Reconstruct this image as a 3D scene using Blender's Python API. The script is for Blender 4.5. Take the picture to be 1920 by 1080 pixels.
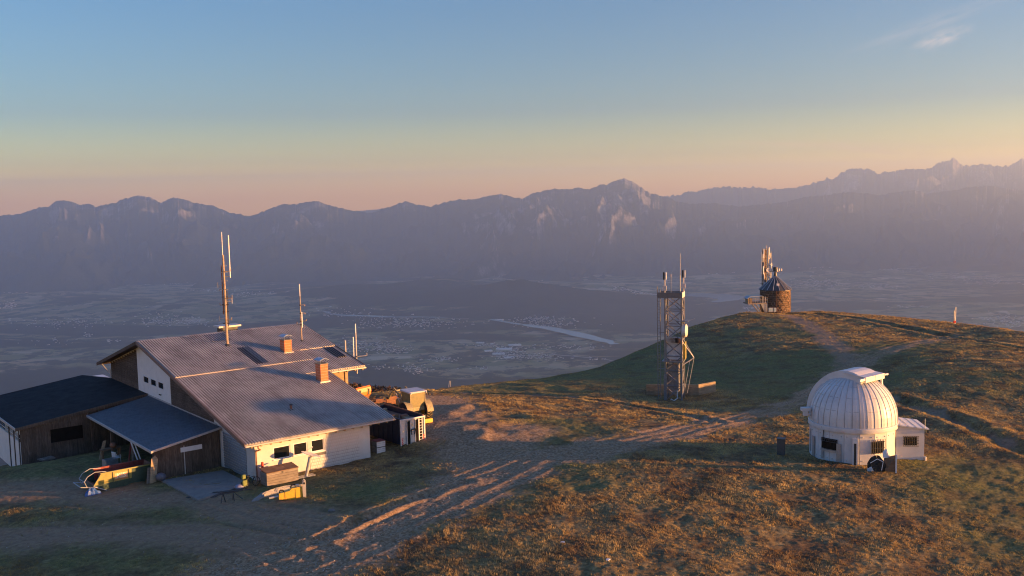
import bpy, bmesh, math, random
import numpy as np
from mathutils import Vector, Matrix
random.seed(7)
RNG = np.random.default_rng(11)
for _o in list(bpy.data.objects):
    bpy.data.objects.remove(_o)
SC = bpy.context.scene
COL = SC.collection

# ------------------------------------------------------------------ camera
FPX = 1850.0; CAMH = 21.0
PITCH = math.radians(5.5); ROLL = math.radians(1.24)
cf = np.array([0, math.cos(PITCH), -math.sin(PITCH)])
cu = np.array([0, math.sin(PITCH), math.cos(PITCH)])
cr = np.array([1.0, 0, 0])
cr2 = cr*math.cos(ROLL) - cu*math.sin(ROLL)
cu2 = cu*math.cos(ROLL) + cr*math.sin(ROLL)
CP = np.array([0, 0, CAMH])
cam_d = bpy.data.cameras.new('camera')
cam_d.sensor_width = 36.0
cam_d.lens = 36.0*FPX/1920.0
cam_d.clip_start = 0.5
cam_d.clip_end = 120000
cam = bpy.data.objects.new('camera', cam_d)
COL.objects.link(cam)
cam.matrix_world = Matrix(((cr2[0], cu2[0], -cf[0], 0), (cr2[1], cu2[1], -cf[1], 0), (cr2[2], cu2[2], -cf[2], CAMH), (0, 0, 0, 1)))
SC.camera = cam

# ------------------------------------------------------------------ world, sun, exposure
SUN_AZ = math.radians(99.0)      # clockwise from +Y (the view direction)
SUN_EL = math.radians(3.6)
world = bpy.data.worlds.new('World')
SC.world = world
world.use_nodes = True
wn = world.node_tree.nodes; wl = world.node_tree.links
wn.clear()
w_out = wn.new('ShaderNodeOutputWorld'); w_bg = wn.new('ShaderNodeBackground')
w_sky = wn.new('ShaderNodeTexSky')
w_sky.sky_type = 'NISHITA'; w_sky.sun_disc = False
w_sky.sun_elevation = SUN_EL; w_sky.sun_rotation = SUN_AZ
w_sky.altitude = 1900; w_sky.air_density = 1.0; w_sky.dust_density = 2.2; w_sky.ozone_density = 3.5
w_bg.inputs['Strength'].default_value = 0.12
w_tc = wn.new('ShaderNodeTexCoord'); w_sep = wn.new('ShaderNodeSeparateXYZ'); wl.new(w_tc.outputs['Generated'], w_sep.inputs[0])
w_mr = wn.new('ShaderNodeMapRange'); w_mr.inputs['From Min'].default_value = -.02; w_mr.inputs['From Max'].default_value = .98; wl.new(w_sep.outputs[2], w_mr.inputs[0])
w_cr = wn.new('ShaderNodeValToRGB'); w_e = w_cr.color_ramp.elements
for _i, (_p, _c) in enumerate(((0.0, (1.05, .45, .03)), (.034, (.68, .32, .06)), (.055, (.38, .205, .095)), (.10, (.225, .142, .106)), (.2, (.195, .145, .122)), (.42, (.205, .20, .215)), (1.0, (.205, .20, .215)))):
    if _i > 1: w_e.new(_p)
for _i, (_p, _c) in enumerate(((0.0, (1.05, .45, .03)), (.034, (.68, .32, .06)), (.055, (.38, .205, .095)), (.10, (.225, .142, .106)), (.2, (.195, .145, .122)), (.42, (.205, .20, .215)), (1.0, (.205, .20, .215)))):
    w_e[_i].position = _p; w_e[_i].color = (*_c, 1)
wl.new(w_mr.outputs[0], w_cr.inputs[0])
w_mx = wn.new('ShaderNodeMix'); w_mx.data_type = 'RGBA'; w_mx.blend_type = 'MULTIPLY'; w_mx.inputs[0].default_value = 1.0
wl.new(w_sky.outputs[0], w_mx.inputs[6]); wl.new(w_cr.outputs[0], w_mx.inputs[7])
w_sc = wn.new('ShaderNodeVectorMath'); w_sc.operation = 'SCALE'; w_sc.inputs['Scale'].default_value = 5.3
wl.new(w_mx.outputs[2], w_sc.inputs[0])
# faint cirrus wisps in the sky
def _wisp(px, py, dx, dy, rot, scale, amt, col, prev):
    d = cf*FPX + cr2*(px-960) + cu2*(540-py); d /= np.linalg.norm(d)
    mp = wn.new('ShaderNodeMapping'); mp.vector_type = 'POINT'
    # gnomonic-like local coordinates round the wisp's direction
    rt = np.cross(d, (0, 0, 1)); rt /= np.linalg.norm(rt); up = np.cross(rt, d)
    ax_ = rt*math.cos(rot)+up*math.sin(rot); ay_ = -rt*math.sin(rot)+up*math.cos(rot)
    def dot(v):
        n = wn.new('ShaderNodeVectorMath'); n.operation = 'DOT_PRODUCT'; n.inputs[1].default_value = tuple(v); wl.new(w_tc.outputs['Generated'], n.inputs[0]); return n.outputs['Value']
    cb = wn.new('ShaderNodeCombineXYZ')
    for i, (v, s_) in enumerate(((ax_, dx), (ay_, dy))):
        m_ = wn.new('ShaderNodeMath'); m_.operation = 'MULTIPLY'; m_.inputs[1].default_value = FPX/s_; wl.new(dot(v), m_.inputs[0]); wl.new(m_.outputs[0], cb.inputs[i])
    fw = wn.new('ShaderNodeMath'); fw.operation = 'GREATER_THAN'; fw.inputs[1].default_value = 0; wl.new(dot(d), fw.inputs[0])
    ln = wn.new('ShaderNodeVectorMath'); ln.operation = 'LENGTH'; wl.new(cb.outputs[0], ln.inputs[0])
    mr = wn.new('ShaderNodeMapRange'); mr.interpolation_type = 'SMOOTHSTEP'; mr.inputs['From Min'].default_value = 0.05; mr.inputs['From Max'].default_value = 1.0; mr.inputs['To Min'].default_value = 1.0; mr.inputs['To Max'].default_value = 0.0; wl.new(ln.outputs['Value'], mr.inputs[0])
    nz = wn.new('ShaderNodeTexNoise'); nz.inputs['Scale'].default_value = scale; nz.inputs['Detail'].default_value = 6; nz.inputs['Roughness'].default_value = .6; nz.inputs['Distortion'].default_value = .6; wl.new(cb.outputs[0], nz.inputs['Vector'])
    nr = wn.new('ShaderNodeMapRange'); nr.inputs['From Min'].default_value = .36; nr.inputs['From Max'].default_value = .62; wl.new(nz.outputs['Fac'], nr.inputs[0])
    m1 = wn.new('ShaderNodeMath'); m1.operation = 'MULTIPLY'; wl.new(mr.outputs[0], m1.inputs[0]); wl.new(nr.outputs[0], m1.inputs[1])
    m2 = wn.new('ShaderNodeMath'); m2.operation = 'MULTIPLY'; wl.new(m1.outputs[0], m2.inputs[0]); wl.new(fw.outputs[0], m2.inputs[1])
    m3 = wn.new('ShaderNodeMath'); m3.operation = 'MULTIPLY'; m3.inputs[1].default_value = amt; wl.new(m2.outputs[0], m3.inputs[0])
    mx = wn.new('ShaderNodeMix'); mx.data_type = 'RGBA'; wl.new(m3.outputs[0], mx.inputs[0]); wl.new(prev, mx.inputs[6]); mx.inputs[7].default_value = (*col, 1)
    return mx.outputs[2]
_s = w_sc.outputs[0]
CLD = 1/(2**1.85*.12)
_s = _wisp(1765, 72, 62, 20, .32, 2.1, .95, tuple(c*CLD for c in (.58, .57, .60)), _s)
_s = _wisp(1745, 45, 190, 22, .30, 2.4, .40, tuple(c*CLD for c in (.50, .52, .58)), _s)
_s = _wisp(1560, 272, 260, 9, -.05, 2.6, .8, tuple(c*CLD for c in (.85, .58, .33)), _s)
_s = _wisp(1650, 284, 120, 7, -.08, 2.6, .85, tuple(c*CLD for c in (.9, .58, .31)), _s)
wl.new(_s, w_bg.inputs[0]); wl.new(w_bg.outputs[0], w_out.inputs[0])
sun_d = bpy.data.lights.new('sun', 'SUN')
sun_d.energy = 5.0; sun_d.angle = math.radians(0.5); sun_d.color = (1.0, 0.475, 0.155)
sun = bpy.data.objects.new('sun', sun_d)
COL.objects.link(sun)
SUNDIR = Vector((math.sin(SUN_AZ)*math.cos(SUN_EL), math.cos(SUN_AZ)*math.cos(SUN_EL), math.sin(SUN_EL)))
sun.rotation_euler = SUNDIR.to_track_quat('Z', 'Y').to_euler()
sun.location = (60, 0, 60)
SC.view_settings.view_transform = 'Standard'
SC.view_settings.look = 'None'
SC.view_settings.gamma = 1.0
SC.view_settings.use_curve_mapping = False
SC.view_settings.exposure = 1.95
SC.render.engine = 'CYCLES'
SC.cycles.use_denoising = True
SC.cycles.filter_width = 1.1
SC.cycles.max_bounces = 6
SC.cycles.volume_bounces = 1
SC.cycles.transparent_max_bounces = 12
SC.render.film_transparent = False

# ------------------------------------------------------------------ helpers: geometry
def pix(P):
    d = np.asarray(P, float) - CP; z = d@cf
    return 960+FPX*(d@cr2)/z, 540-FPX*(d@cu2)/z
def ray(px, py):
    return cf*FPX + cr2*(px-960) + cu2*(540-py)
def at_y(px, py, Y):
    d = ray(px, py); return CP + d*(Y/d[1])
def at_z(px, py, z):
    d = ray(px, py); return CP + d*((z-CAMH)/d[2])

def h2(ix, iy, s):
    h = (ix.astype(np.int64)*374761393 + iy.astype(np.int64)*668265263 + s*974634777) & 0xffffffff
    h = ((h ^ (h >> 13))*1274126177) & 0xffffffff
    h = (h ^ (h >> 16)) & 0xffffffff
    return h/2147483648.0 - 1.0
def vn(x, y, s=0):
    x = np.asarray(x, float); y = np.asarray(y, float)
    ix = np.floor(x); iy = np.floor(y); fx = x-ix; fy = y-iy
    ix = ix.astype(np.int64); iy = iy.astype(np.int64)
    ux = fx*fx*fx*(fx*(fx*6-15)+10); uy = fy*fy*fy*(fy*(fy*6-15)+10)
    a = h2(ix, iy, s); b = h2(ix+1, iy, s); c = h2(ix, iy+1, s); d = h2(ix+1, iy+1, s)
    return (a*(1-ux)+b*ux)*(1-uy) + (c*(1-ux)+d*ux)*uy
def fbm(x, y, o=4, s=0, g=0.5):
    r = 0; a = 1; t = 0
    for i in range(o):
        r = r + a*vn(x*2**i+17.3*i, y*2**i-9.1*i, s+i); t += a; a *= g
    return r/t
def sstep(a, b, x):
    t = np.clip((x-a)/(b-a), 0, 1); return t*t*(3-2*t)

def mesh_np(name, V, Fq, mat, smooth=False):
    """fast mesh from numpy arrays; Fq (n,3) or (n,4)"""
    me = bpy.data.meshes.new(name)
    V = np.ascontiguousarray(V, np.float32); Fq = np.ascontiguousarray(Fq, np.int32)
    n, k = Fq.shape
    me.vertices.add(len(V)); me.vertices.foreach_set('co', V.ravel())
    me.loops.add(n*k); me.loops.foreach_set('vertex_index', Fq.ravel())
    me.polygons.add(n)
    me.polygons.foreach_set('loop_start', np.arange(0, n*k, k, dtype=np.int32))
    me.polygons.foreach_set('loop_total', np.full(n, k, np.int32))
    me.polygons.foreach_set('use_smooth', np.full(n, smooth))
    me.update(calc_edges=True)
    if mat: me.materials.append(mat)
    o = bpy.data.objects.new(name, me); COL.objects.link(o)
    return o
def grid_faces(nu, nv):
    i = np.arange(nu-1)[:, None]*nv + np.arange(nv-1)[None, :]
    i = i.ravel()
    return np.stack([i, i+nv, i+nv+1, i+1], 1)
def attr(o, name, vals):
    a = o.data.attributes.new(name, 'FLOAT', 'POINT')
    a.data.foreach_set('value', np.ascontiguousarray(vals, np.float32).ravel())

def tag(o, label=None, cat=None, group=None, kind=None):
    if label: o['label'] = label
    if cat: o['category'] = cat
    if group: o['group'] = group
    if kind: o['kind'] = kind
    return o

# ------------------------------------------------------------------ helpers: materials
def nmat(name):
    m = bpy.data.materials.new(name); m.use_nodes = True
    nt = m.node_tree; bs = nt.nodes['Principled BSDF']
    return m, nt.nodes, nt.links, bs
def N(ns, t, **kw):
    n = ns.new(t)
    for k, v in kw.items(): setattr(n, k, v)
    return n
def noise(ns, ls, scale, detail=4, rough=0.55, vec=None, dist=0.0):
    n = ns.new('ShaderNodeTexNoise'); n.inputs['Scale'].default_value = scale
    n.inputs['Detail'].default_value = detail; n.inputs['Roughness'].default_value = rough
    n.inputs['Distortion'].default_value = dist
    if vec is not None: ls.new(vec, n.inputs['Vector'])
    return n.outputs['Fac']
def ramp(ns, ls, fac, stops):
    r = ns.new('ShaderNodeValToRGB'); e = r.color_ramp.elements
    while len(e) < len(stops): e.new(0.5)
    for i, (p, c) in enumerate(stops):
        e[i].position = p; e[i].color = (*c, 1) if not isinstance(c, (int, float)) else (c, c, c, 1)
    ls.new(fac, r.inputs[0]); return r.outputs[0]
def mix(ns, ls, fac, a, b, bt='MIX'):
    m = ns.new('ShaderNodeMix'); m.data_type = 'RGBA'; m.blend_type = bt
    for sock, v in ((m.inputs[0], fac), (m.inputs[6], a), (m.inputs[7], b)):
        if isinstance(v, (int, float)): sock.default_value = v
        elif isinstance(v, tuple): sock.default_value = (*v, 1)
        else: ls.new(v, sock)
    return m.outputs[2]
def math_n(ns, ls, op, a, b=0.0, c=None, clamp=False):
    m = ns.new('ShaderNodeMath'); m.operation = op; m.use_clamp = clamp
    for i, v in enumerate((a, b) if c is None else (a, b, c)):
        if isinstance(v, (int, float)): m.inputs[i].default_value = v
        else: ls.new(v, m.inputs[i])
    return m.outputs[0]
def bump(ns, ls, h, strength, dist, bs):
    b = ns.new('ShaderNodeBump'); b.inputs['Strength'].default_value = strength
    b.inputs['Distance'].default_value = dist
    ls.new(h, b.inputs['Height']); ls.new(b.outputs[0], bs.inputs['Normal'])
def coords(ns, kind='Object'):
    return ns.new('ShaderNodeTexCoord').outputs[kind]
def plain(name, col, rough=0.7, var=0.25, scale=3.0, metal=0.0, bumps=0.0, bscale=20.0, streak=False, dark=None, spec=0.5):
    """a painted / raw surface with blotchy wear"""
    m, ns, ls, bs = nmat(name)
    co = coords(ns)
    if streak:
        mp = N(ns, 'ShaderNodeMapping'); mp.inputs['Scale'].default_value = streak
        ls.new(co, mp.inputs[0]); co = mp.outputs[0]
    f = noise(ns, ls, scale, 6, 0.65, co)
    d = dark or tuple(c*(1-var) for c in col)
    l = tuple(min(1, c*(1+var*0.6)) for c in col)
    c = ramp(ns, ls, f, [(0.3, d), (0.5, col), (0.72, l)])
    ls.new(c, bs.inputs['Base Color'])
    r = ramp(ns, ls, f, [(0.2, min(1, rough*1.15)), (0.8, rough*0.8)])
    ls.new(r, bs.inputs['Roughness'])
    bs.inputs['Metallic'].default_value = metal
    bs.inputs['Specular IOR Level'].default_value = spec
    if bumps: bump(ns, ls, noise(ns, ls, bscale, 5, 0.6, co), bumps, 0.02, bs)
    return m
# ------------------------------------------------------------------ ground: shape
# pixel anchors (photo) with an estimated height, turned into places on the hilltop
GP = [  # px, py, z
 (0,1080,-.6),(250,1080,.1),(520,1075,.75),(800,1080,1.1),(1100,1080,1.3),(1440,1080,1.1),(1920,1080,.6),
 (0,960,-.8),(260,950,-.3),(450,960,.25),(640,985,.85),(1000,960,1.15),(1400,960,1.1),(1900,960,.7),
 (0,880,-1.2),(200,905,-.45),(380,905,0),(490,907,0),(600,882,0),(701,858,0),(560,935,.5),(700,915,.6),(850,895,.85),(1100,880,1.1),
 (1600,872,1.1),(1720,865,.9),(1464,850,.95),(1250,850,.95),(1000,840,.6),(770,842,.3),(820,790,.75),(930,790,.5),(1100,800,.5),(1300,800,.3),(1480,790,.1),
 (1900,840,.6),(1900,760,.2),(1700,760,.2)]
GD = [  # px, py, distance along the view
 (700,742,105),(800,736,112),(850,730,118),(1000,715,130),(1120,692,146),(1180,668,156),(1240,641,168),(1300,613,178),(1345,599,184),(1400,587,190),
 (1460,588,195),(1530,585,196),(1640,591,190),(1790,606,172),(1920,624,150),(2100,655,128),
 (1256,751,107),(1340,737,110),(1150,722,118),(1300,700,128),(1400,655,146),(1420,690,128),(1500,640,150),(1500,745,103),(1560,700,120),(1640,665,130),(1790,634,150),(1900,660,125),(1750,700,108),
 (950,745,108)]
pts = [at_z(a, b, c) for a, b, c in GP] + [at_y(a, b, c) for a, b, c in GD]
pts += [np.array(p, float) for p in ((-70,70,-6),(-50,50,-4),(-60,100,-7),(-35,104,-2.5),(-30,30,-1.5),(0,20,.5),(40,20,.8),(90,40,-.3),(110,90,-.5),(120,140,-4),
    (60,60,.2),(90,70,-.5),(0,-20,0),(-45,84,-3.0),(-40,92,-2.2),(-24,84,-.4),(-15,92,-.6))]
pts = np.array(pts)
def _U(d): return np.where(d > 1e-9, d*d*np.log(d+1e-9), 0)
_n = len(pts)
_K = _U(np.hypot(pts[:, None, 0]-pts[None, :, 0], pts[:, None, 1]-pts[None, :, 1])) + np.eye(_n)*2.0
_Pm = np.c_[np.ones(_n), pts[:, :2]]
_A = np.block([[_K, _Pm], [_Pm.T, np.zeros((3, 3))]])
_W = np.linalg.solve(_A, np.r_[pts[:, 2], np.zeros(3)])
def tps(x, y):
    sh = x.shape; x = x.ravel(); y = y.ravel()
    r = _W[_n] + _W[_n+1]*x + _W[_n+2]*y
    for i in range(_n):
        r = r + _W[i]*_U(np.hypot(x-pts[i, 0], y-pts[i, 1]))
    return r.reshape(sh)
_ea = []; _ed = []
for a, b, c in GD[:16]:
    q = at_y(a, b, c); _ea.append(q[0]/q[1]); _ed.append(c)
_ea = np.array([-3, -.55, -.3]+_ea+[1.2, 3]); _ed = np.array([60, 92, 104]+_ed+[95, 60], float)
def edge_d(a): return np.interp(a, _ea, _ed)

def poly_d(x, y, P):
    """distance to a polyline and the arc position along it"""
    best = np.full(x.shape, 1e9); arc = np.zeros(x.shape); acc = 0
    for (x0, y0), (x1, y1) in zip(P[:-1], P[1:]):
        dx, dy = x1-x0, y1-y0; L = math.hypot(dx, dy)
        t = np.clip(((x-x0)*dx+(y-y0)*dy)/(L*L), 0, 1)
        d = np.hypot(x-x0-t*dx, y-y0-t*dy)
        m = d < best; best = np.where(m, d, best); arc = np.where(m, acc+t*L, arc); acc += L
    return best, arc
def gz(P, zs=None):
    """pixel polyline -> ground xy (solved against the smooth hilltop)"""
    out = []
    for a, b in P:
        z = 0.0
        for _ in range(12):
            q = at_z(a, b, z); zn = float(tps(np.array([q[0]]), np.array([q[1]]))[0]); z = z*.5+zn*.5
        out.append((q[0], q[1]))
    return out
ROAD_MAIN = gz([(430,1090),(560,1060),(700,1000),(830,940),(930,890),(1010,855),(1130,842),(1260,815),(1360,790),(1460,765),(1520,742),(1560,715),(1590,692),(1640,665),(1710,645),(1790,630)])
ROAD_YARD = gz([(930,885),(900,840),(860,800),(840,765),(825,748)])
YARD2 = gz([(985,810),(950,830),(930,880)])
DIRT_LEFT = gz([(-60,1010),(150,1005),(330,1000),(470,1020),(560,1060)])
DIRT_LEFT2 = gz([(-60,930),(120,920),(250,940),(380,930),(480,965),(600,985)])
TOWER_PATH = gz([(1600,690),(1575,660),(1540,625),(1500,600),(1480,592)])
TRENCH_A = gz([(880,738),(1000,742),(1090,748),(1190,763),(1290,780),(1345,792)])
TRENCH_B = gz([(1672,745),(1720,762),(1790,787),(1860,815),(1930,850)])
TRENCH_C = gz([(1530,589),(1600,597),(1680,612),(1740,624),(1790,632)])
RUT_D = gz([(1680,640),(1790,634),(1930,655)])
RUT_E = gz([(620,1010),(700,965),(800,925),(870,905)])
RUT_F = gz([(590,1020),(660,985),(760,945),(840,915)])
SPOIL = [gz([(845,778),(880,760),(915,763),(905,785),(870,805)]), gz([(900,830),(925,800),(955,790)])]

def masks(x, y):
    w = fbm(x*.35, y*.35, 3, 5)*1.2
    w2 = fbm(x*1.6, y*1.6, 2, 9)*.5
    def band(P, r, soft): 
        d, _ = poly_d(x, y, P); return 1-sstep(r-soft, r+soft, d+w+w2)
    d, arc = poly_d(x, y, ROAD_MAIN)
    wid = np.interp(arc, [0, 15, 35, 60, 90, 140], [3.6, 3.3, 3.0, 2.0, 1.8, 1.3])
    gravel = 1-sstep(-1.1, 1.1, d+w*1.5+w2*1.5-wid)
    # the grassy strip between the wheel tracks
    gravel *= 1-.45*np.exp(-(d/.35)**2)*sstep(30, 50, arc)
    gravel = np.maximum(gravel, band(ROAD_YARD, 3.3, 2.0))
    gravel = np.maximum(gravel, band(YARD2, 3.2, 1.5)*.9)
    dirt = np.maximum(band(DIRT_LEFT, 2.2, 1.6), band(DIRT_LEFT2, 2.4, 1.8))
    dirt = np.maximum(dirt, band(TOWER_PATH, 1.6, .9))
    for P in (TRENCH_A, TRENCH_B, TRENCH_C): dirt = np.maximum(dirt, band(P, .45, .4))
    green = sstep(-.15, .45, fbm(x*.06+3, y*.06, 4, 21) + .55*np.exp(-((x-30)**2+(y-135)**2)/900.) + .8*sstep(-12, -24, x)*sstep(100, 60, y) - .22 + .3*sstep(105, 130, y)*sstep(70, 40, x))
    return gravel, dirt, green
def trenches(x, y):
    z = np.zeros(x.shape)
    for P, dep, wd in ((TRENCH_A, .32, .55), (TRENCH_B, .42, .9), (TRENCH_C, .6, .9), (RUT_D, .25, .5), (RUT_E, .22, .5), (RUT_F, .18, .45)):
        d, arc = poly_d(x, y, P)
        d = d + fbm(x*.5, y*.5, 2, 31)*.4
        z -= dep*np.exp(-(d/wd)**2)*(.8+.3*vn(x*.4, y*.4, 33))
        z += dep*.35*np.exp(-((d-wd*2)/wd)**2)
    for P in (ROAD_MAIN, DIRT_LEFT, DIRT_LEFT2):
        d, arc = poly_d(x, y, P); d = d+.5*fbm(x*.12, y*.12, 2, 37)
        for r_ in (.85, 2.3):
            z -= .07*np.exp(-((d-r_)/.24)**2)*(.7+.5*vn(x*.3, y*.3, 38)); z += .035*np.exp(-((d-r_-.45)/.25)**2)
    dY = np.exp(-(np.hypot((x+1)/9., (y-88)/8.))**4)
    z += dY*.16*fbm(x*.35+y*.2, y*.5-x*.1, 3, 39)
    for P in SPOIL:
        d, arc = poly_d(x, y, P)
        z += .26*np.exp(-(d/1.0)**2)*(.6+.8*vn(x*.7, y*.7, 35)) 
    return z
def smooth_z(x, y):
    a = x/np.maximum(y, 15); D = y
    De = edge_d(a)
    s = np.minimum(1, De/np.maximum(y, 1e-6)) 
    over = np.maximum(0, D-De)
    xe = np.where(over > 0, a*De, x); ye = np.where(over > 0, De, y)
    z = tps(xe, ye)
    rr = np.hypot(x, y)
    return z - over*over/(over+9.0)*.42
def ground_z(x, y, micro=True):
    z = smooth_z(x, y)
    far = sstep(200, 90, y)
    z = z + .16*fbm(x*.085, y*.085, 3, 41) * np.where(x > -30, 1, .6)
    gr, di, _ = masks(x, y)
    rough = 1-.6*np.maximum(gr, di)
    z = z + rough*.10*fbm(x*.45, y*.45, 3, 51)
    z = z + rough*.05*fbm(x*1.7, y*1.7, 3, 61) + .02*fbm(x*5, y*5, 2, 71)
    z = z + trenches(x, y)
    # flat pads under the buildings
    for cx, cy, r in ((-15.5, 76, 5.5), (OBS[0], OBS[1], 4.2)):
        pass
    return z
OBS = at_z(1598, 866, 1.1)
def gpt(px, py):
    """where the photo's pixel meets the ground"""
    z = 0.0
    for _ in range(16):
        q = at_z(px, py, z); z = z*.4 + .6*float(ground_z(np.array([q[0]]), np.array([q[1]]))[0])
    q = at_z(px, py, z); return np.array([q[0], q[1], z])
def gzat(x, y): return float(ground_z(np.array([float(x)]), np.array([float(y)]))[0])
# ------------------------------------------------------------------ ground: surface
def ground_material():
    m, ns, ls, bs = nmat('hilltop_grass')
    co = coords(ns)
    g = N(ns, 'ShaderNodeAttribute', attribute_name='gravel').outputs['Fac']
    d = N(ns, 'ShaderNodeAttribute', attribute_name='dirt').outputs['Fac']
    gn = N(ns, 'ShaderNodeAttribute', attribute_name='green').outputs['Fac']
    n1 = noise(ns, ls, .35, 8, .65, co); n2 = noise(ns, ls, 2.6, 7, .7, co, .4); n3 = noise(ns, ls, 14, 4, .7, co)
    brown = ramp(ns, ls, n2, [(.30, (.10,.075,.032)), (.45, (.21,.15,.06)), (.58, (.34,.25,.105)), (.75, (.5,.39,.19))])
    heath = ramp(ns, ls, n2, [(.32, (.055,.038,.022)), (.55, (.14,.09,.045)), (.75, (.25,.17,.085))])
    green = ramp(ns, ls, n2, [(.30, (.055,.068,.022)), (.5, (.12,.135,.045)), (.72, (.25,.23,.09))])
    c = mix(ns, ls, ramp(ns, ls, n1, [(.42, 0.0), (.6, 1.0)]), brown, heath)
    gf = math_n(ns, ls, 'MULTIPLY', gn, ramp(ns, ls, n1, [(.35, 1.0), (.62, .35)]))
    c = mix(ns, ls, gf, c, green)
    c = mix(ns, ls, ramp(ns, ls, n3, [(.35, 0.0), (.8, .5)]), c, (.09,.06,.035))
    soil = ramp(ns, ls, n2, [(.3, (.17,.11,.065)), (.55, (.31,.205,.13)), (.8, (.46,.33,.22))])
    peb = N(ns, 'ShaderNodeTexVoronoi'); peb.inputs['Scale'].default_value = 7; ls.new(co, peb.inputs['Vector'])
    grav = ramp(ns, ls, n2, [(.3, (.20,.12,.06)), (.55, (.33,.205,.11)), (.8, (.48,.33,.20))])
    grav = mix(ns, ls, .45, grav, ramp(ns, ls, peb.outputs['Color'], [(.2, (.10,.065,.036)), (.8, (.46,.34,.22))]))
    df = math_n(ns, ls, 'SMOOTH_MIN', 1.0, math_n(ns, ls, 'MULTIPLY', d, ramp(ns, ls, n2, [(.25, 1.3), (.7, .6)]), clamp=True), .1)
    c = mix(ns, ls, df, c, soil)
    gg = math_n(ns, ls, 'MULTIPLY', g, ramp(ns, ls, n2, [(.28, .55), (.45, 1.05)]), clamp=True)
    c = mix(ns, ls, gg, c, grav)
    ls.new(c, bs.inputs['Base Color'])
    bs.inputs['Roughness'].default_value = .95; bs.inputs['Specular IOR Level'].default_value = .15
    h = math_n(ns, ls, 'ADD', math_n(ns, ls, 'MULTIPLY', n2, .6), math_n(ns, ls, 'MULTIPLY', n3, .35))
    bump(ns, ls, h, .8, .16, bs)
    return m
M_GROUND = ground_material()
az = np.concatenate([np.linspace(-3, -.62, 24)[:-1], np.linspace(-.62, .66, 760), np.linspace(.66, 3, 24)[1:]])
dd = np.concatenate([np.linspace(4, 46, 22)[:-1], np.exp(np.linspace(math.log(46), math.log(235), 520))])
AZ, DD = np.meshgrid(az, dd, indexing='ij')
GX = AZ*DD; GY = DD
GZ = ground_z(GX, GY)
near = sstep(40, 25, GY)
GZ = GZ*(1-near) + near*np.minimum(GZ, 1.0)
gr_, di_, gn_ = masks(GX, GY)
ground = mesh_np('ground', np.stack([GX, GY, GZ], -1).reshape(-1, 3), grid_faces(len(az), len(dd))[:, ::1], M_GROUND, True)
attr(ground, 'gravel', gr_); attr(ground, 'dirt', di_); attr(ground, 'green', gn_)
tag(ground, kind='structure')

# ------------------------------------------------------------------ far land
VZ = -1400.0
def land_material(name, cols, scale=.0012):
    m, ns, ls, bs = nmat(name)
    co = coords(ns)
    return m, ns, ls, bs, co
def forest_slope_material():
    m, ns, ls, bs = nmat('wooded_slope')
    co = coords(ns)
    n1 = noise(ns, ls, .004, 8, .6, co); n2 = noise(ns, ls, .05, 6, .7, co)
    c = ramp(ns, ls, n1, [(.35, (.018,.026,.014)), (.52, (.03,.034,.018)), (.6, (.07,.045,.025)), (.75, (.09,.08,.04))])
    c = mix(ns, ls, ramp(ns, ls, n2, [(.3, 0.0), (.7, .6)]), c, (.012,.016,.01))
    ls.new(c, bs.inputs['Base Color']); bs.inputs['Roughness'].default_value = .95
    bs.inputs['Specular IOR Level'].default_value = .1
    bump(ns, ls, n2, 1.0, 8, bs)
    return m
M_SLOPE = forest_slope_material()
# the mountain's own flank from the hilltop's edge to the valley
a2 = np.linspace(-3, 3, 260)
d2 = np.exp(np.linspace(math.log(228), math.log(6400), 130))
A2, D2 = np.meshgrid(a2, d2, indexing='ij')
X2 = A2*D2; Y2 = D2
z0 = smooth_z(A2*228, D2*0+228)
t2 = (D2-228)/(6400-228)
z2 = z0 - (D2-228)*.36 + 60*fbm(X2*.0022, Y2*.0022, 4, 81)*sstep(228, 900, D2)
z2 = np.maximum(z2, VZ-8)
slope = mesh_np('mountain_slope', np.stack([X2, Y2, z2], -1).reshape(-1, 3), grid_faces(len(a2), len(d2)), M_SLOPE, True)
tag(slope, kind='structure')

def valley_material():
    m, ns, ls, bs = nmat('valley_floor')
    co = coords(ns)
    mp = N(ns, 'ShaderNodeMapping'); mp.inputs['Scale'].default_value = (.6, 1.0, 1); ls.new(co, mp.inputs[0])
    forest_f = noise(ns, ls, .00042, 7, .62, mp.outputs[0], .6)
    vo = N(ns, 'ShaderNodeTexVoronoi'); vo.inputs['Scale'].default_value = .0042
    wv = noise(ns, ls, .002, 3, .6, co)
    mp2 = N(ns, 'ShaderNodeMapping'); mp2.inputs['Scale'].default_value = (.55, 1.2, 1); mp2.inputs['Rotation'].default_value = (0, 0, .35)
    ls.new(co, mp2.inputs[0]); ls.new(mp2.outputs[0], vo.inputs['Vector'])
    fields = ramp(ns, ls, vo.outputs['Color'], [(.1, (.11,.12,.05)), (.3, (.20,.19,.08)), (.5, (.36,.27,.15)), (.7, (.13,.14,.06)), (.9, (.50,.40,.26))])
    trees = ramp(ns, ls, noise(ns, ls, .006, 5, .7, co), [(.3, (.010,.016,.012)), (.7, (.030,.036,.022))])
    c = mix(ns, ls, ramp(ns, ls, forest_f, [(.475, 0.0), (.51, 1.0)]), trees, fields)
    hedges = ramp(ns, ls, noise(ns, ls, .0035, 6, .7, co), [(.50, 0.0), (.53, 1.0)])
    c = mix(ns, ls, math_n(ns, ls, 'MULTIPLY', hedges, .9), c, trees)
    ls.new(c, bs.inputs['Base Color']); bs.inputs['Roughness'].default_value = 1.0
    bs.inputs['Specular IOR Level'].default_value = .05
    return m
M_VAL = valley_material()
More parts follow.
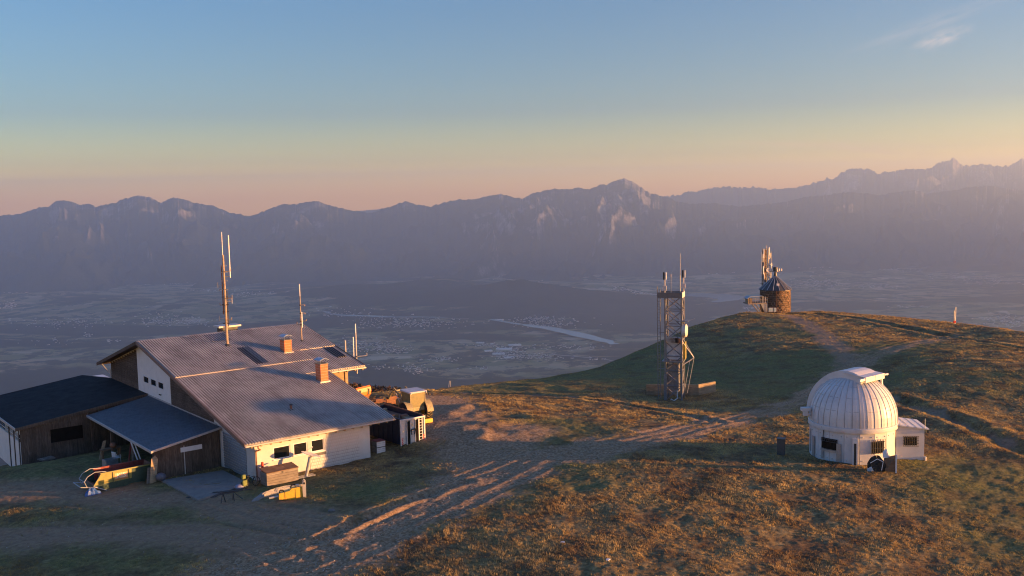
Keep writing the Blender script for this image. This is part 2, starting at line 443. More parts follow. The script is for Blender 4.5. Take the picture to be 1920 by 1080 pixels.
HILLS = [  # px, py of the top, distance, half width in m, depth half width
 (735,507,13500,1500,900,170),(930,520,12800,1100,700,130),(860,522,14500,900,700,120),(1090,548,12500,1200,600,90),(240,560,13500,1100,700,120),
 (330,572,12500,700,500,90),(640,528,14500,1300,800,110),(1000,538,12900,900,600,110),(80,540,14500,1300,700,110),(1110,540,14300,900,600,90),(1500,522,15800,1500,700,80)]
a3 = np.linspace(-.95, .95, 520)
d3 = np.concatenate([np.linspace(3600, 9000, 40)[:-1], np.linspace(9000, 17500, 150)[:-1], np.linspace(17500, 34000, 30)])
A3, D3 = np.meshgrid(a3, d3, indexing='ij')
X3 = A3*D3; Y3 = D3; Z3 = np.full(X3.shape, VZ)
Z3 += 14*fbm(X3*.0012, Y3*.0012, 4, 101)
for px_, py_, D_, hw, hd, hh in HILLS:
    q = at_y(px_, py_, D_)
    gh = np.exp(-(((X3-q[0])/hw)**2 + ((Y3-D_)/hd)**2))
    Z3 += gh*(hh*.85)*(1+.35*fbm(X3*.002, Y3*.002, 4, 103))
valley = mesh_np('valley_floor', np.stack([X3, Y3, Z3], -1).reshape(-1, 3), grid_faces(len(a3), len(d3)), M_VAL, True)
tag(valley, kind='structure')

def rock_material(name, zlo, zhi):
    m, ns, ls, bs = nmat(name)
    co = coords(ns)
    sep = N(ns, 'ShaderNodeSeparateXYZ'); ls.new(co, sep.inputs[0])
    n1 = noise(ns, ls, .0011, 9, .68, co, .5); n2 = noise(ns, ls, .006, 6, .7, co)
    geo = N(ns, 'ShaderNodeNewGeometry'); s2 = N(ns, 'ShaderNodeSeparateXYZ'); ls.new(geo.outputs['True Normal'], s2.inputs[0])
    h = math_n(ns, ls, 'MULTIPLY_ADD', sep.outputs[2], 1/(zhi-zlo), -zlo/(zhi-zlo), clamp=True)
    f = math_n(ns, ls, 'ADD', math_n(ns, ls, 'MULTIPLY', h, .75), math_n(ns, ls, 'SUBTRACT', math_n(ns, ls, 'MULTIPLY', n1, 1.5), .75))
    steep = math_n(ns, ls, 'SUBTRACT', 1.0, s2.outputs[2])
    f = math_n(ns, ls, 'ADD', f, math_n(ns, ls, 'MULTIPLY', math_n(ns, ls, 'SUBTRACT', steep, .2), .8))
    rock = ramp(ns, ls, noise(ns, ls, .011, 8, .75, co), [(.38, (.06,.06,.055)), (.5, (.17,.16,.145)), (.62, (.36,.34,.31))])
    wood = ramp(ns, ls, n2, [(.3, (.012,.02,.013)), (.7, (.04,.045,.026))])
    c = mix(ns, ls, ramp(ns, ls, f, [(.48, 0.0), (.62, 1.0)]), wood, rock)
    ls.new(c, bs.inputs['Base Color']); bs.inputs['Roughness'].default_value = 1.0
    bs.inputs['Specular IOR Level'].default_value = .05
    bump(ns, ls, n2, 1.0, 40, bs)
    return m
def mountain_range(name, prof, D0, wf, wb, base, mat, spur=1.0, na=900, nd=70, seed=0, jag=1.0, ext=()):
    P = []
    for px_, py_ in prof:
        q = at_y(px_, py_, D0); P.append((q[0]/q[1], q[2]))
    P = list(ext[:1]) + P + list(ext[1:])
    pa = np.array([p[0] for p in P]); pz = np.array([p[1] for p in P])
    a = np.linspace(pa[0], pa[-1], na)
    zc = np.interp(a, pa, pz)
    zc = zc + jag*(D0/21000.)*22*fbm(a*330, a*0+seed, 5, seed+3, .6)
    t = np.concatenate([np.linspace(0, .7, nd//2)[:-1], np.linspace(.7, 1, nd//2)])     # 0 foot ... 1 crest
    A, T = np.meshgrid(a, t, indexing='ij')
    Zc = zc[:, None]
    k = D0/21000.
    sp = A*D0/1500.0/k
    warp = .9*vn(sp*.6, T*2.2, seed+7) + .35*vn(sp*2, T*5, seed+8)
    r1 = 1-np.abs(vn(sp+warp, T*.6+seed, seed+11)); r2 = 1-np.abs(vn(sp*2.6+warp*2, T*1.7, seed+12)); r3 = 1-np.abs(vn(sp*6+warp*3, T*5, seed+13))
    env = np.clip((1-T)*T*4, 0, 1)**.7*np.clip((1-T)*6, 0, 1)
    H = (Zc-base)
    Z = base + H*(T**1.25*.99 + .01) + spur*H*env*((r1-.72)*.42 + (r2-.7)*.20 + (r3-.7)*.09)
    D_ = D0 - wf*(1-T); Xw_ = A*D_; Yw_ = D_; rf = 0
    for q_, (sc_, am_) in enumerate(((2600., .5), (1150., .28), (520., .16), (240., .09))):
        rf = rf + am_*((1-np.abs(vn(Xw_/sc_/k+3*q_+.5*vn(Xw_/900/k, Yw_/900/k, seed+41), Yw_/sc_/k*.8-q_, seed+31+q_)))-.62)
    Z = Z + spur*H*env*rf*.75
    Z = np.minimum(Z, base + H*(.25+.75*T**.6))
    D = D0 - wf*(1-T)**1.0 + 250*k*vn(A*D0/1500/k, T*0+3, seed+20)*(1-T)
    # back side
    tb = np.linspace(0, 1, 14)[1:]
    Ab, Tb = np.meshgrid(a, tb, indexing='ij')
    Zb = base + H*(1-Tb)**1.2
    Db = D0 + wb*Tb
    A = np.concatenate([A, Ab], 1); Z = np.concatenate([Z, Zb], 1); D = np.concatenate([D, Db], 1)
    o = mesh_np(name, np.stack([A*D, D, Z], -1).reshape(-1, 3), grid_faces(A.shape[0], A.shape[1]), mat, True)
    return tag(o, kind='structure')
PA = [(-300,420),(-120,410),(0,405),(40,400),(75,388),(90,388),(105,378),(115,376),(135,378),(150,384),(165,381),(178,387),(190,385),(215,381),(228,374),(245,370),(262,366),(280,370),(302,380),(320,371),(345,373),(365,381),(380,382),(400,386),(430,398),(465,405),(480,402),(495,396),(530,382),(545,384),(570,380),(590,376),(620,385),(655,393),(695,399),(720,390),(760,378),(790,385),(808,387),(830,380),(850,376),(860,374),(885,374),(900,370),(940,363),(965,371),(980,372),(1000,362),(1040,354),(1060,355),(1075,353),(1085,352),(1105,356),(1125,347),(1140,345),(1155,338),(1172,335),(1185,340),(1200,350),(1220,363),(1238,366),(1250,370),(1270,378),(1305,382),(1340,381),(1385,387),(1410,385),(1440,382),(1475,378),(1500,371),(1530,367),(1560,364),(1590,360),(1625,363),(1650,366),(1690,359),(1710,356),(1740,363),(1780,358),(1815,351),(1830,350),(1850,348),(1880,352),(1900,355),(1920,356),(2050,352),(2250,360)]
PB = [(1150,392),(1200,380),(1230,372),(1260,367),(1310,357),(1355,350),(1365,349),(1385,351),(1400,350),(1425,352),(1445,354),(1485,352),(1500,349),(1530,342),(1543,340),(1547,335),(1550,332),(1554,337),(1560,338),(1580,322),(1595,316),(1610,316),(1625,317),(1640,322),(1650,327),(1660,323),(1678,319),(1695,317),(1715,318),(1740,316),(1752,311),(1760,306),(1775,301),(1788,297),(1796,301),(1800,308),(1815,310),(1830,307),(1845,306),(1857,310),(1870,312),(1890,312),(1898,306),(1905,303),(1913,299),(1920,299),(1980,304),(2060,296),(2300,310)]
PC = [(600,402),(670,396),(700,393),(740,388),(790,395),(900,404)]
M_ROCK = rock_material('karawanken_rock', -1000, 450)
M_ROCK2 = rock_material('julian_rock', -500, 900)
mountain_range('mountain_range', PA, 21000, 5200, 5000, VZ-15, M_ROCK, 1.0, 1900, 100, 1, 1.3)
mountain_range('far_mountain_range', PB, 27500, 5500, 3000, VZ-15, M_ROCK2, 1.1, 1100, 80, 50, 2.4)
mountain_range('farthest_mountain_range', PC, 30500, 3000, 2000, VZ-15, M_ROCK, .6, 120, 40, 90, .5)
# unseen western mountains beyond the frame's right edge, raised to shade valley and haze
def west_shade_range():
    y = np.linspace(1500, 33000, 240); t = np.linspace(-1, 1, 40)
    Yw, T = np.meshgrid(y, t, indexing='ij')
    zc = 520 + 160*fbm(y/2600., y*0, 4, 201)[:, None]
    zc = np.where(y[:, None] < 6000, -1400+(zc+1400)*sstep(1500, 6000, y)[:, None], zc)
    H = zc-(VZ-10)
    prof = (1-np.abs(T))**1.15
    spn = (1-np.abs(vn(Yw/900., T*2, 205)))-.7
    Z = VZ-10 + H*prof + H*.25*spn*(1-np.abs(T))*np.abs(T)*3
    Xw = 19500 + (Yw-1500)*.16 + T*3200
    o = mesh_np('western_shade_range', np.stack([Xw, Yw, Z], -1).reshape(-1, 3), grid_faces(240, 40)[:, ::-1], M_ROCK, True)
    tag(o, kind='structure')
west_shade_range()

# ------------------------------------------------------------------ haze
HAZE = 5.0e-5
def haze_box():
    m = bpy.data.materials.new('haze'); m.use_nodes = True
    ns, ls = m.node_tree.nodes, m.node_tree.links; ns.clear()
    out = ns.new('ShaderNodeOutputMaterial'); pv = ns.new('ShaderNodeVolumePrincipled')
    pv.inputs['Color'].default_value = (.56, .74, .95, 1)
    pv.inputs['Density'].default_value = HAZE
    pv.inputs['Anisotropy'].default_value = .5
    ls.new(pv.outputs[0], out.inputs['Volume'])
    x0, x1, y0, y1, zz0, zz1 = -34000, 34000, -900, 34500, VZ-60, 790
    V = [(x, y, z) for x in (x0, x1) for y in (y0, y1) for z in (zz0, zz1)]
    Fc = [(0,1,3,2),(4,6,7,5),(0,4,5,1),(2,3,7,6),(0,2,6,4),(1,5,7,3)]
    o = mesh_np('haze', np.array(V), np.array(Fc), m)
    tag(o, kind='stuff')
    o['label'] = 'bluish evening haze filling the valley and veiling the mountains'
haze_box()
# ------------------------------------------------------------------ mesh builder
class Fr:
    """a local frame: origin and three axes"""
    def __init__(s, o, yaw=0.0, ax=None):
        s.o = np.array(o, float)
        if ax is None:
            c, sn = math.cos(yaw), math.sin(yaw)
            ax = ((c, sn, 0), (-sn, c, 0), (0, 0, 1))
        s.a = np.array(ax, float)
    def __call__(s, x, y, z): return s.o + s.a[0]*x + s.a[1]*y + s.a[2]*z
    def sub(s, x, y, z, yaw=0.0):
        c, sn = math.cos(yaw), math.sin(yaw)
        return Fr(s(x, y, z), ax=(s.a[0]*c+s.a[1]*sn, s.a[1]*c-s.a[0]*sn, s.a[2]))
W0 = Fr((0, 0, 0))
class MB:
    def __init__(s, fr=W0): s.v = []; s.f = []; s.fr = fr; s.sm = False
    def add(s, vs, fs):
        n = len(s.v); s.v += [tuple(s.fr(*v)) for v in vs]; s.f += [tuple(i+n for i in f) for f in fs]; return s
    def box(s, x0, x1, y0, y1, z0, z1):
        x0, x1 = min(x0, x1), max(x0, x1); y0, y1 = min(y0, y1), max(y0, y1); z0, z1 = min(z0, z1), max(z0, z1)
        return s.add([(x0,y0,z0),(x1,y0,z0),(x1,y1,z0),(x0,y1,z0),(x0,y0,z1),(x1,y0,z1),(x1,y1,z1),(x0,y1,z1)],
                     [(0,3,2,1),(4,5,6,7),(0,1,5,4),(1,2,6,5),(2,3,7,6),(3,0,4,7)])
    def prism(s, poly, d):
        """polygon (list of 3D) extruded by vector d"""
        n = len(poly); d = np.array(d, float)
        vs = [tuple(p) for p in poly] + [tuple(np.array(p)+d) for p in poly]
        fs = [tuple(range(n))[::-1], tuple(range(n, 2*n))] + [(i, (i+1) % n, n+(i+1) % n, n+i) for i in range(n)]
        return s.add(vs, fs)
    def tube(s, p, q, r, n=6, r2=None, caps=True):
        p = np.array(p, float); q = np.array(q, float); d = q-p; L = np.linalg.norm(d)
        if L < 1e-9: return s
        d /= L; a = np.cross(d, (0, 0, 1) if abs(d[2]) < .9 else (1, 0, 0)); a /= np.linalg.norm(a); b = np.cross(d, a)
        r2 = r if r2 is None else r2
        vs = [tuple(p + r*(math.cos(t)*a+math.sin(t)*b)) for t in [2*math.pi*i/n for i in range(n)]]
        vs += [tuple(q + r2*(math.cos(t)*a+math.sin(t)*b)) for t in [2*math.pi*i/n for i in range(n)]]
        fs = [((i+1) % n, i, n+i, n+(i+1) % n) for i in range(n)]
        if caps: fs += [tuple(range(n)), tuple(range(n, 2*n))[::-1]]
        return s.add(vs, fs)
    def path(s, P, r, n=6):
        for a, b in zip(P[:-1], P[1:]): s.tube(a, b, r, n)
        return s
    def lathe(s, prof, n=24, c=(0, 0, 0), axis='z', a0=0, a1=2*math.pi, cap=True):
        full = abs(a1-a0-2*math.pi) < 1e-6; m = n if full else n+1; vs = []
        for r, h in prof:
            for i in range(m):
                t = a0+(a1-a0)*i/n; x, y = r*math.cos(t), r*math.sin(t)
                vs.append((c[0]+x, c[1]+y, c[2]+h) if axis == 'z' else (c[0]+h, c[1]+x, c[2]+y) if axis == 'x' else (c[0]+y, c[1]+h, c[2]+x))
        fs = []
        for j in range(len(prof)-1):
            for i in range(n):
                i2 = (i+1) % m if full else i+1
                fs.append((j*m+i, j*m+i2, (j+1)*m+i2, (j+1)*m+i))
        if cap and full:
            fs += [tuple(range(m))[::-1], tuple((len(prof)-1)*m+i for i in range(m))]
        return s.add(vs, fs)
    def build(s, name, mat, parent=None, bevel=0.0, smooth=False):
        org = np.array(parent['_w'] if parent is not None and '_w' in parent else (0, 0, 0), float)
        me = bpy.data.meshes.new(name)
        me.from_pydata([tuple(np.array(v)-org) for v in s.v], [], s.f); me.update()
        bm = bmesh.new(); bm.from_mesh(me)
        bmesh.ops.recalc_face_normals(bm, faces=bm.faces)
        if bevel: bmesh.ops.bevel(bm, geom=bm.edges[:], offset=bevel, segments=1, affect='EDGES', clamp_overlap=True)
        bm.to_mesh(me); bm.free()
        if smooth:
            me.polygons.foreach_set('use_smooth', [True]*len(me.polygons))
            try: me.set_sharp_from_angle(angle=math.radians(35))
            except Exception: pass
        if mat: me.materials.append(mat)
        o = bpy.data.objects.new(name, me); COL.objects.link(o)
        if parent is not None:
            o.parent = parent; ORG[o.name] = org
            o['_w'] = tuple(org)
        return o
ORG = {}
def thing(name, loc, label, cat, group=None):
    o = bpy.data.objects.new(name, None); COL.objects.link(o)
    o.empty_display_size = .3
    o.location = tuple(float(v) for v in loc); o['_w'] = tuple(float(v) for v in loc)
    return tag(o, label, cat, group)
def solo(mb, name, mat, loc, label, cat, group=None, bevel=0.0, smooth=False, kind=None):
    """a thing that is one mesh, with its origin at its base"""
    class _P(dict): pass
    o = mb.build(name, mat, None, bevel, smooth)
    loc = np.array(loc, float)
    o.data.transform(Matrix.Translation(Vector(-loc))); o.location = tuple(loc)
    return tag(o, label, cat, group, kind)
def dup(o, loc, label=None, parent=None, rz=None):
    c = o.copy(); COL.objects.link(c)
    if parent is None:
        c.location = loc
        if rz is not None: c.rotation_euler = (0, 0, rz)
        if label: c['label'] = label
    else: c.parent = parent
    for ch in [x for x in bpy.data.objects if x.parent == o and x is not c]:
        dup(ch, None, None, c)
    return c
def word(txt, size, fr, mat, name, parent, depth=.01, align='CENTER'):
    cu_ = bpy.data.curves.new(name, 'FONT'); cu_.body = txt; cu_.size = size; cu_.extrude = depth
    cu_.align_x = align; cu_.align_y = 'CENTER'
    tmp = bpy.data.objects.new('t', cu_); COL.objects.link(tmp)
    me = bpy.data.meshes.new_from_object(tmp); bpy.data.objects.remove(tmp)
    me.name = name
    org = np.array(parent['_w'])
    M = Matrix(((fr.a[0][0], fr.a[1][0], fr.a[2][0], fr.o[0]-org[0]), (fr.a[0][1], fr.a[1][1], fr.a[2][1], fr.o[1]-org[1]), (fr.a[0][2], fr.a[1][2], fr.a[2][2], fr.o[2]-org[2]), (0, 0, 0, 1)))
    me.transform(M); me.materials.clear(); me.materials.append(mat)
    o = bpy.data.objects.new(name, me); COL.objects.link(o); o.parent = parent; o['_w'] = tuple(org)
    return o

# ------------------------------------------------------------------ materials for built things
HPH_ = math.radians(38.56)
M_MAST = plain('rust_stained_galvanising', (.27,.22,.18), .6, .45, 3, metal=.2)
def roof_metal():
    m, ns, ls, bs = nmat('corrugated_roof')
    co = coords(ns); n1 = noise(ns, ls, .5, 7, .65, co); n2 = noise(ns, ls, 7, 5, .7, co)
    mp = N(ns, 'ShaderNodeMapping'); mp.inputs['Rotation'].default_value = (0, 0, -HPH_); ls.new(co, mp.inputs[0])
    mp2 = N(ns, 'ShaderNodeMapping'); mp2.inputs['Scale'].default_value = (1.1, .045, 1); ls.new(mp.outputs[0], mp2.inputs[0])
    st = noise(ns, ls, 1.0, 5, .7, mp2.outputs[0])
    c = ramp(ns, ls, n1, [(.32, (.25,.24,.22)), (.55, (.37,.35,.32)), (.75, (.46,.435,.395))])
    c = mix(ns, ls, ramp(ns, ls, st, [(.5, 0.0), (.62, .45)]), c, (.17,.145,.12)); c = mix(ns, ls, ramp(ns, ls, n2, [(.55, 0.0), (.8, .5)]), c, (.14,.125,.12))
    ls.new(c, bs.inputs['Base Color']); bs.inputs['Roughness'].default_value = .55; bs.inputs['Metallic'].default_value = .15
    return m
def wood_mat(name, a, b, c_, sc=(1, 1, 8), rough=.85):
    m, ns, ls, bs = nmat(name)
    co = coords(ns); mp = N(ns, 'ShaderNodeMapping'); mp.inputs['Scale'].default_value = (8/sc[0], 8/sc[1], 8/sc[2]); ls.new(co, mp.inputs[0])
    n1 = noise(ns, ls, 1.6, 6, .7, mp.outputs[0]); n2 = noise(ns, ls, .9, 3, .5, co)
    oi = N(ns, 'ShaderNodeObjectInfo')
    c = ramp(ns, ls, n1, [(.3, a), (.5, b), (.72, c_)])
    c = mix(ns, ls, ramp(ns, ls, oi.outputs['Random'], [(0, 0.0), (1, .55)]), c, tuple(v*.55 for v in b))
    c = mix(ns, ls, ramp(ns, ls, n2, [(.45, 0.0), (.75, .5)]), c, tuple(v*.5 for v in a))
    ls.new(c, bs.inputs['Base Color']); bs.inputs['Roughness'].default_value = rough; bs.inputs['Specular IOR Level'].default_value = .2
    bump(ns, ls, n1, .5, .01, bs)
    return m
M_ROOF = roof_metal()
M_DARKWOOD = wood_mat('weathered_dark_wood', (.06,.044,.034), (.12,.09,.07), (.20,.155,.125))
M_SIDING = wood_mat('dark_board_siding', (.05,.037,.03), (.10,.075,.06), (.16,.12,.095), (8, 8, 1))
M_GREYWOOD = wood_mat('grey_wood', (.14,.12,.10), (.23,.20,.17), (.32,.285,.25), (8, 8, 1))
M_PALEWOOD = wood_mat('pale_wood', (.22,.16,.10), (.36,.27,.17), (.48,.37,.25), (8, 8, 1))
M_BROWNWOOD = wood_mat('brown_wood', (.12,.07,.04), (.2,.12,.07), (.28,.18,.11), (8, 8, 1))
M_PLASTER = plain('white_plaster', (.47,.46,.435), .9, .14, .8, bumps=.25, bscale=14)
M_WHITE = plain('white_paint', (.62,.63,.63), .5, .10, 1.2)
M_DOMEW = plain('dome_white_paint', (.52,.525,.53), .45, .16, .9, bumps=.15, bscale=6)
M_GREYM = plain('galvanised_steel', (.34,.35,.36), .45, .25, 4, metal=.55)
M_PALEM = plain('pale_grey_metal', (.42,.41,.40), .45, .2, 3, metal=.2)
M_DARKM = plain('dark_metal', (.04,.042,.045), .5, .3, 4, metal=.3)
M_BLACK = plain('black_felt', (.016,.018,.022), .95, .25, 1.2, bumps=.3, bscale=30, spec=.12)
M_BLUEROOF = plain('blue_grey_sheet', (.10,.125,.155), .5, .2, 2, metal=.2)
M_GLASS = plain('dark_window_glass', (.012,.014,.016), .08, .2, 1, spec=.7)
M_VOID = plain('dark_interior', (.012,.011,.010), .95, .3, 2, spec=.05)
M_BRICK = plain('orange_brick', (.42,.14,.06), .9, .25, 9, bumps=.4, bscale=12)
M_MORTAR = plain('mortar', (.42,.36,.30), .95, .1, 9)
M_TIN = plain('tin_cap', (.30,.36,.44), .35, .2, 5, metal=.6)
M_RUST = plain('rusty_steel', (.20,.09,.05), .85, .35, 6)
M_REDP = plain('faded_red_paint', (.20,.03,.025), .6, .35, 5)
M_ORANGE = plain('orange_paint', (.75,.18,.03), .45, .15, 5)
M_YEL = plain('yellow_paint', (.72,.42,.05), .45, .18, 5)
M_YELGR = plain('yellow_green_paint_and_sunlight', (.27,.235,.06), .55, .25, 4)  # also the colour of the sunlight painted on the skip's side
M_GREEN = plain('dark_green_paint', (.02,.05,.035), .55, .35, 4)
M_NAVY = plain('navy_paint', (.012,.018,.045), .5, .3, 3)
M_GREYP = plain('grey_white_paint', (.50,.48,.47), .55, .2, 4)
M_RUBBER = plain('rubber', (.025,.024,.022), .85, .4, 8, spec=.25)
M_CONC = plain('concrete', (.19,.175,.155), .95, .22, 1.3, bumps=.4, bscale=8)
M_LEADS = plain('signal_red', (.7,.06,.03), .5, .1, 6)
M_BLUET = plain('blue_tarp', (.025,.09,.30), .5, .3, 6)
M_STONE = None

# ------------------------------------------------------------------ the big house
HPH = math.radians(38.56)
HZ = 0.0
HE = Fr((-19.917, 71.36, 0), HPH)            # x along the eave, y up the slope, z up
EZ = 2.818; HL = 12.856; HW = 23.583; HH = 5.203; RS = 12.584; L2_ = 3.752; RW = 12.817; RH = 3.54
SL = HH/HW; SLR = RH/RW
def roof_z(t): return EZ + SL*t if t <= HW else EZ+HH-SLR*(t-HW)
def hpl(px, py, P0, n):
    d = ray(px, py); P0 = np.array(P0, float); n = np.array(n, float)
    return CP + d*(((P0-CP)@n)/(d@n))
house = thing('mountain_house', HE(8, 15, -.4), 'large mountain house with long shallow corrugated roof, brick chimneys and radio masts', 'building')
def corrugated(fr, s0, s1, t0, t1, zfun, thick=.02, pitch=.23, hgt=.10):
    """ribs run along t, side by side along s"""
    mb = MB(fr); n = int(round((s1-s0)/pitch)); p = (s1-s0)/n; prof = []
    for i in range(n):
        x = s0+i*p
        prof += [(x, 0), (x+p*.42, 0), (x+p*.52, hgt), (x+p*.90, hgt)]
    prof.append((s1, 0))
    m = len(prof); vs = []
    for t in (t0, t1):
        vs += [(x, t, zfun(t)+h) for x, h in prof]
    vs += [(prof[0][0], t0, zfun(t0)-thick), (prof[-1][0], t0, zfun(t0)-thick), (prof[0][0], t1, zfun(t1)-thick), (prof[-1][0], t1, zfun(t1)-thick)]
    fs = [(i, i+1, m+i+1, m+i) for i in range(m-1)]
    k = 2*m
    fs += [(k, k+2, k+3, k+1), (0, m, k+2, k), (m-1, k+1, k+3, 2*m-1), tuple([k, k+1]+list(range(m-1, -1, -1))), tuple([k+3, k+2]+list(range(m, 2*m)))]
    mb.add(vs, fs); return mb
RZ = lambda t: roof_z(t)+.06
LAPT = 14.0
lower = corrugated(HE, 0, HL-.0, 0, LAPT+.12, lambda t: RZ(t)).build('roof_sheet', M_ROOF, house); 
upper = corrugated(HE, 0, HL, LAPT, HW-.02, lambda t: RZ(t)+.065).build('roof_sheet', M_ROOF, house)
corrugated(HE, HL+.002, HL+L2_, HW-RS, 16.7, lambda t: RZ(t)+.01).build('roof_sheet', M_ROOF, house)
corrugated(HE, HL+.002, HL+L2_, 16.6, HW-.02, lambda t: RZ(t)+.072).build('roof_sheet', M_ROOF, house)
corrugated(HE, 0, HL+L2_, HW+.02, HW+RW, lambda t: RZ(t)+.065).build('roof_sheet', M_ROOF, house)
# roof timber deck
mb = MB(HE)
def deck(mb, s0, s1, t0, t1, th=.16, zo=-.0):
    mb.add([(s0,t0,roof_z(t0)+zo-th),(s1,t0,roof_z(t0)+zo-th),(s1,t1,roof_z(t1)+zo-th),(s0,t1,roof_z(t1)+zo-th),
            (s0,t0,roof_z(t0)+zo),(s1,t0,roof_z(t0)+zo),(s1,t1,roof_z(t1)+zo),(s0,t1,roof_z(t1)+zo)],
           [(0,3,2,1),(4,5,6,7),(0,1,5,4),(1,2,6,5),(2,3,7,6),(3,0,4,7)])
deck(mb, .08, HL-.08, .12, HW, .1); deck(mb, HL-.08, HL+L2_-.08, HW-RS+.1, HW, .1); deck(mb, .08, HL+L2_-.08, HW, HW+RW-.1, .1)
mb.build('roof_deck', M_DARKWOOD, house)
# barge boards along the verges, gutters, ridge cap, lap strips
def slope_bar(s0, s1, t0, t1, zo0, zo1, name, mat):
    mb = MB(HE)
    mb.add([(s0,t0,roof_z(t0)+zo0),(s1,t0,roof_z(t0)+zo0),(s1,t1,roof_z(t1)+zo0),(s0,t1,roof_z(t1)+zo0),
            (s0,t0,roof_z(t0)+zo1),(s1,t0,roof_z(t0)+zo1),(s1,t1,roof_z(t1)+zo1),(s0,t1,roof_z(t1)+zo1)],
           [(0,3,2,1),(4,5,6,7),(0,1,5,4),(1,2,6,5),(2,3,7,6),(3,0,4,7)])
    return mb.build(name, mat, house)
M_VERGE2 = plain('tan_rail', (.36,.31,.27), .6, .2, 4)
M_VERGE = plain('brown_verge_sheet', (.16,.10,.075), .6, .2, 4)
slope_bar(-.06, .0, 0, HW-.01, -.14, .17, 'barge_board', M_VERGE)
slope_bar(-.06, .0, HW+.01, HW+RW, -.14, .17, 'barge_board', M_DARKWOOD)
slope_bar(HL+.003, HL+.06, 0, HW-RS-.01, -.18, .14, 'barge_board', M_DARKWOOD)
slope_bar(HL+L2_, HL+L2_+.06, HW-RS, HW-.01, -.18, .22, 'barge_board', M_DARKWOOD)
slope_bar(0, HL+L2_, HW-.24, HW-.005, .125, .20, 'ridge_cap', M_ROOF)
slope_bar(0, HL+L2_, HW+.005, HW+.24, .125, .20, 'ridge_cap', M_ROOF)
slope_bar(.02, 10.8, LAPT-.05, LAPT+.01, .16, .20, 'snow_guard_rail', M_VERGE2)
slope_bar(11.9, HL+L2_-.02, 16.5, 16.56, .16, .205, 'snow_guard_rail', M_VERGE2)
slope_bar(10.6, HL+L2_, HW-RS-.02, HW-RS+.03, .16, .2, 'snow_guard_rail', M_VERGE2)
# dark sheets let into the roof
M_SKYL = plain('dark_roof_sheet', (.03,.03,.034), .35, .3, 3, metal=.1)
for s0, s1, t0, t1 in ((6.1, 8.1, 21.2, 23.1), (7.55, 8.75, 14.5, 18.9), (15.2, 16.15, 13.6, 16.3)):
    corrugated(HE, s0, s1, t0, t1, lambda t: RZ(t)+.085).build('dark_roof_panel', M_SKYL, house)
# gutters and rafter ends
for s0, s1, t in ((-.05, HL+.05, -.09), (HL-1.9, HL+L2_+.05, HW-RS-.1)):
    z = roof_z(t+.09)
    mb = MB(HE); P = [(.09, 0), (.085, -.09), (.03, -.12), (-.03, -.12), (-.085, -.09), (-.09, 0), (-.07, 0), (-.065, -.075), (.065, -.075), (.07, 0)]
    mb.prism([(s0, t+a, z+b+.02) for a, b in P], (s1-s0, 0, 0)); mb.build('gutter', M_PALEM, house)
s = .45
while s < HL-.1:
    MB(HE).box(s, s+.11, .0, 1.2, EZ-.24, EZ-.105).build('rafter_end', M_PALEWOOD, house); s += .78
s = HL+.3
while s < HL+L2_:
    z = roof_z(HW-RS); MB(HE).box(s, s+.11, HW-RS, HW-RS+1.4, z-.24, z-.105).build('rafter_end', M_PALEWOOD, house); s += .8
# walls
WS0, WS1, WT0, WT1 = .86, 10.72, .36, 34.6
GB = -.75
def wall_top(t): return roof_z(t)-.115
mb = MB(HE)   # front wall with three window openings
wins = [(2.35, 3.73), (4.0, 5.17), (5.49, 6.6)]; wz0, wz1 = 1.27, 2.23
xs = [WS0] + [v for w in wins for v in w] + [WS1]
for i in range(0, len(xs)-1):
    if i % 2 == 0: mb.box(xs[i], xs[i+1], WT0, WT0+.3, GB, wall_top(.36))
    else:
        mb.box(xs[i], xs[i+1], WT0, WT0+.3, GB, wz0); mb.box(xs[i], xs[i+1], WT0, WT0+.3, wz1, wall_top(.36))
mb.build('front_wall', M_PLASTER, house)
for a, b in wins:
    wf = MB(HE)
    for bx in ((a, b, wz0, wz0+.07), (a, b, wz1-.07, wz1), (a, a+.07, wz0+.07, wz1-.07), (b-.07, b, wz0+.07, wz1-.07)):
        wf.box(bx[0], bx[1], WT0+.04, WT0+.12, bx[2], bx[3])
    f_ = wf.build('window', M_WHITE, house)
    MB(HE).box(a+.07, b-.07, WT0+.07, WT0+.09, wz0+.07, wz1-.07).build('pane', M_GLASS, f_)
    MB(HE).box(a-.06, b+.06, WT0-.08, WT0-.002, wz0-.05, wz0+.01).build('sill', M_WHITE, f_)
_ew = MB(HE); _ew.prism([(WS1-.3, WT0+.3, GB), (WS1-.3, 20, GB), (WS1-.3, 20, wall_top(20)), (WS1-.3, WT0+.3, wall_top(WT0+.3))], (.3, 0, 0)); _ew.build('end_wall', M_PLASTER, house)
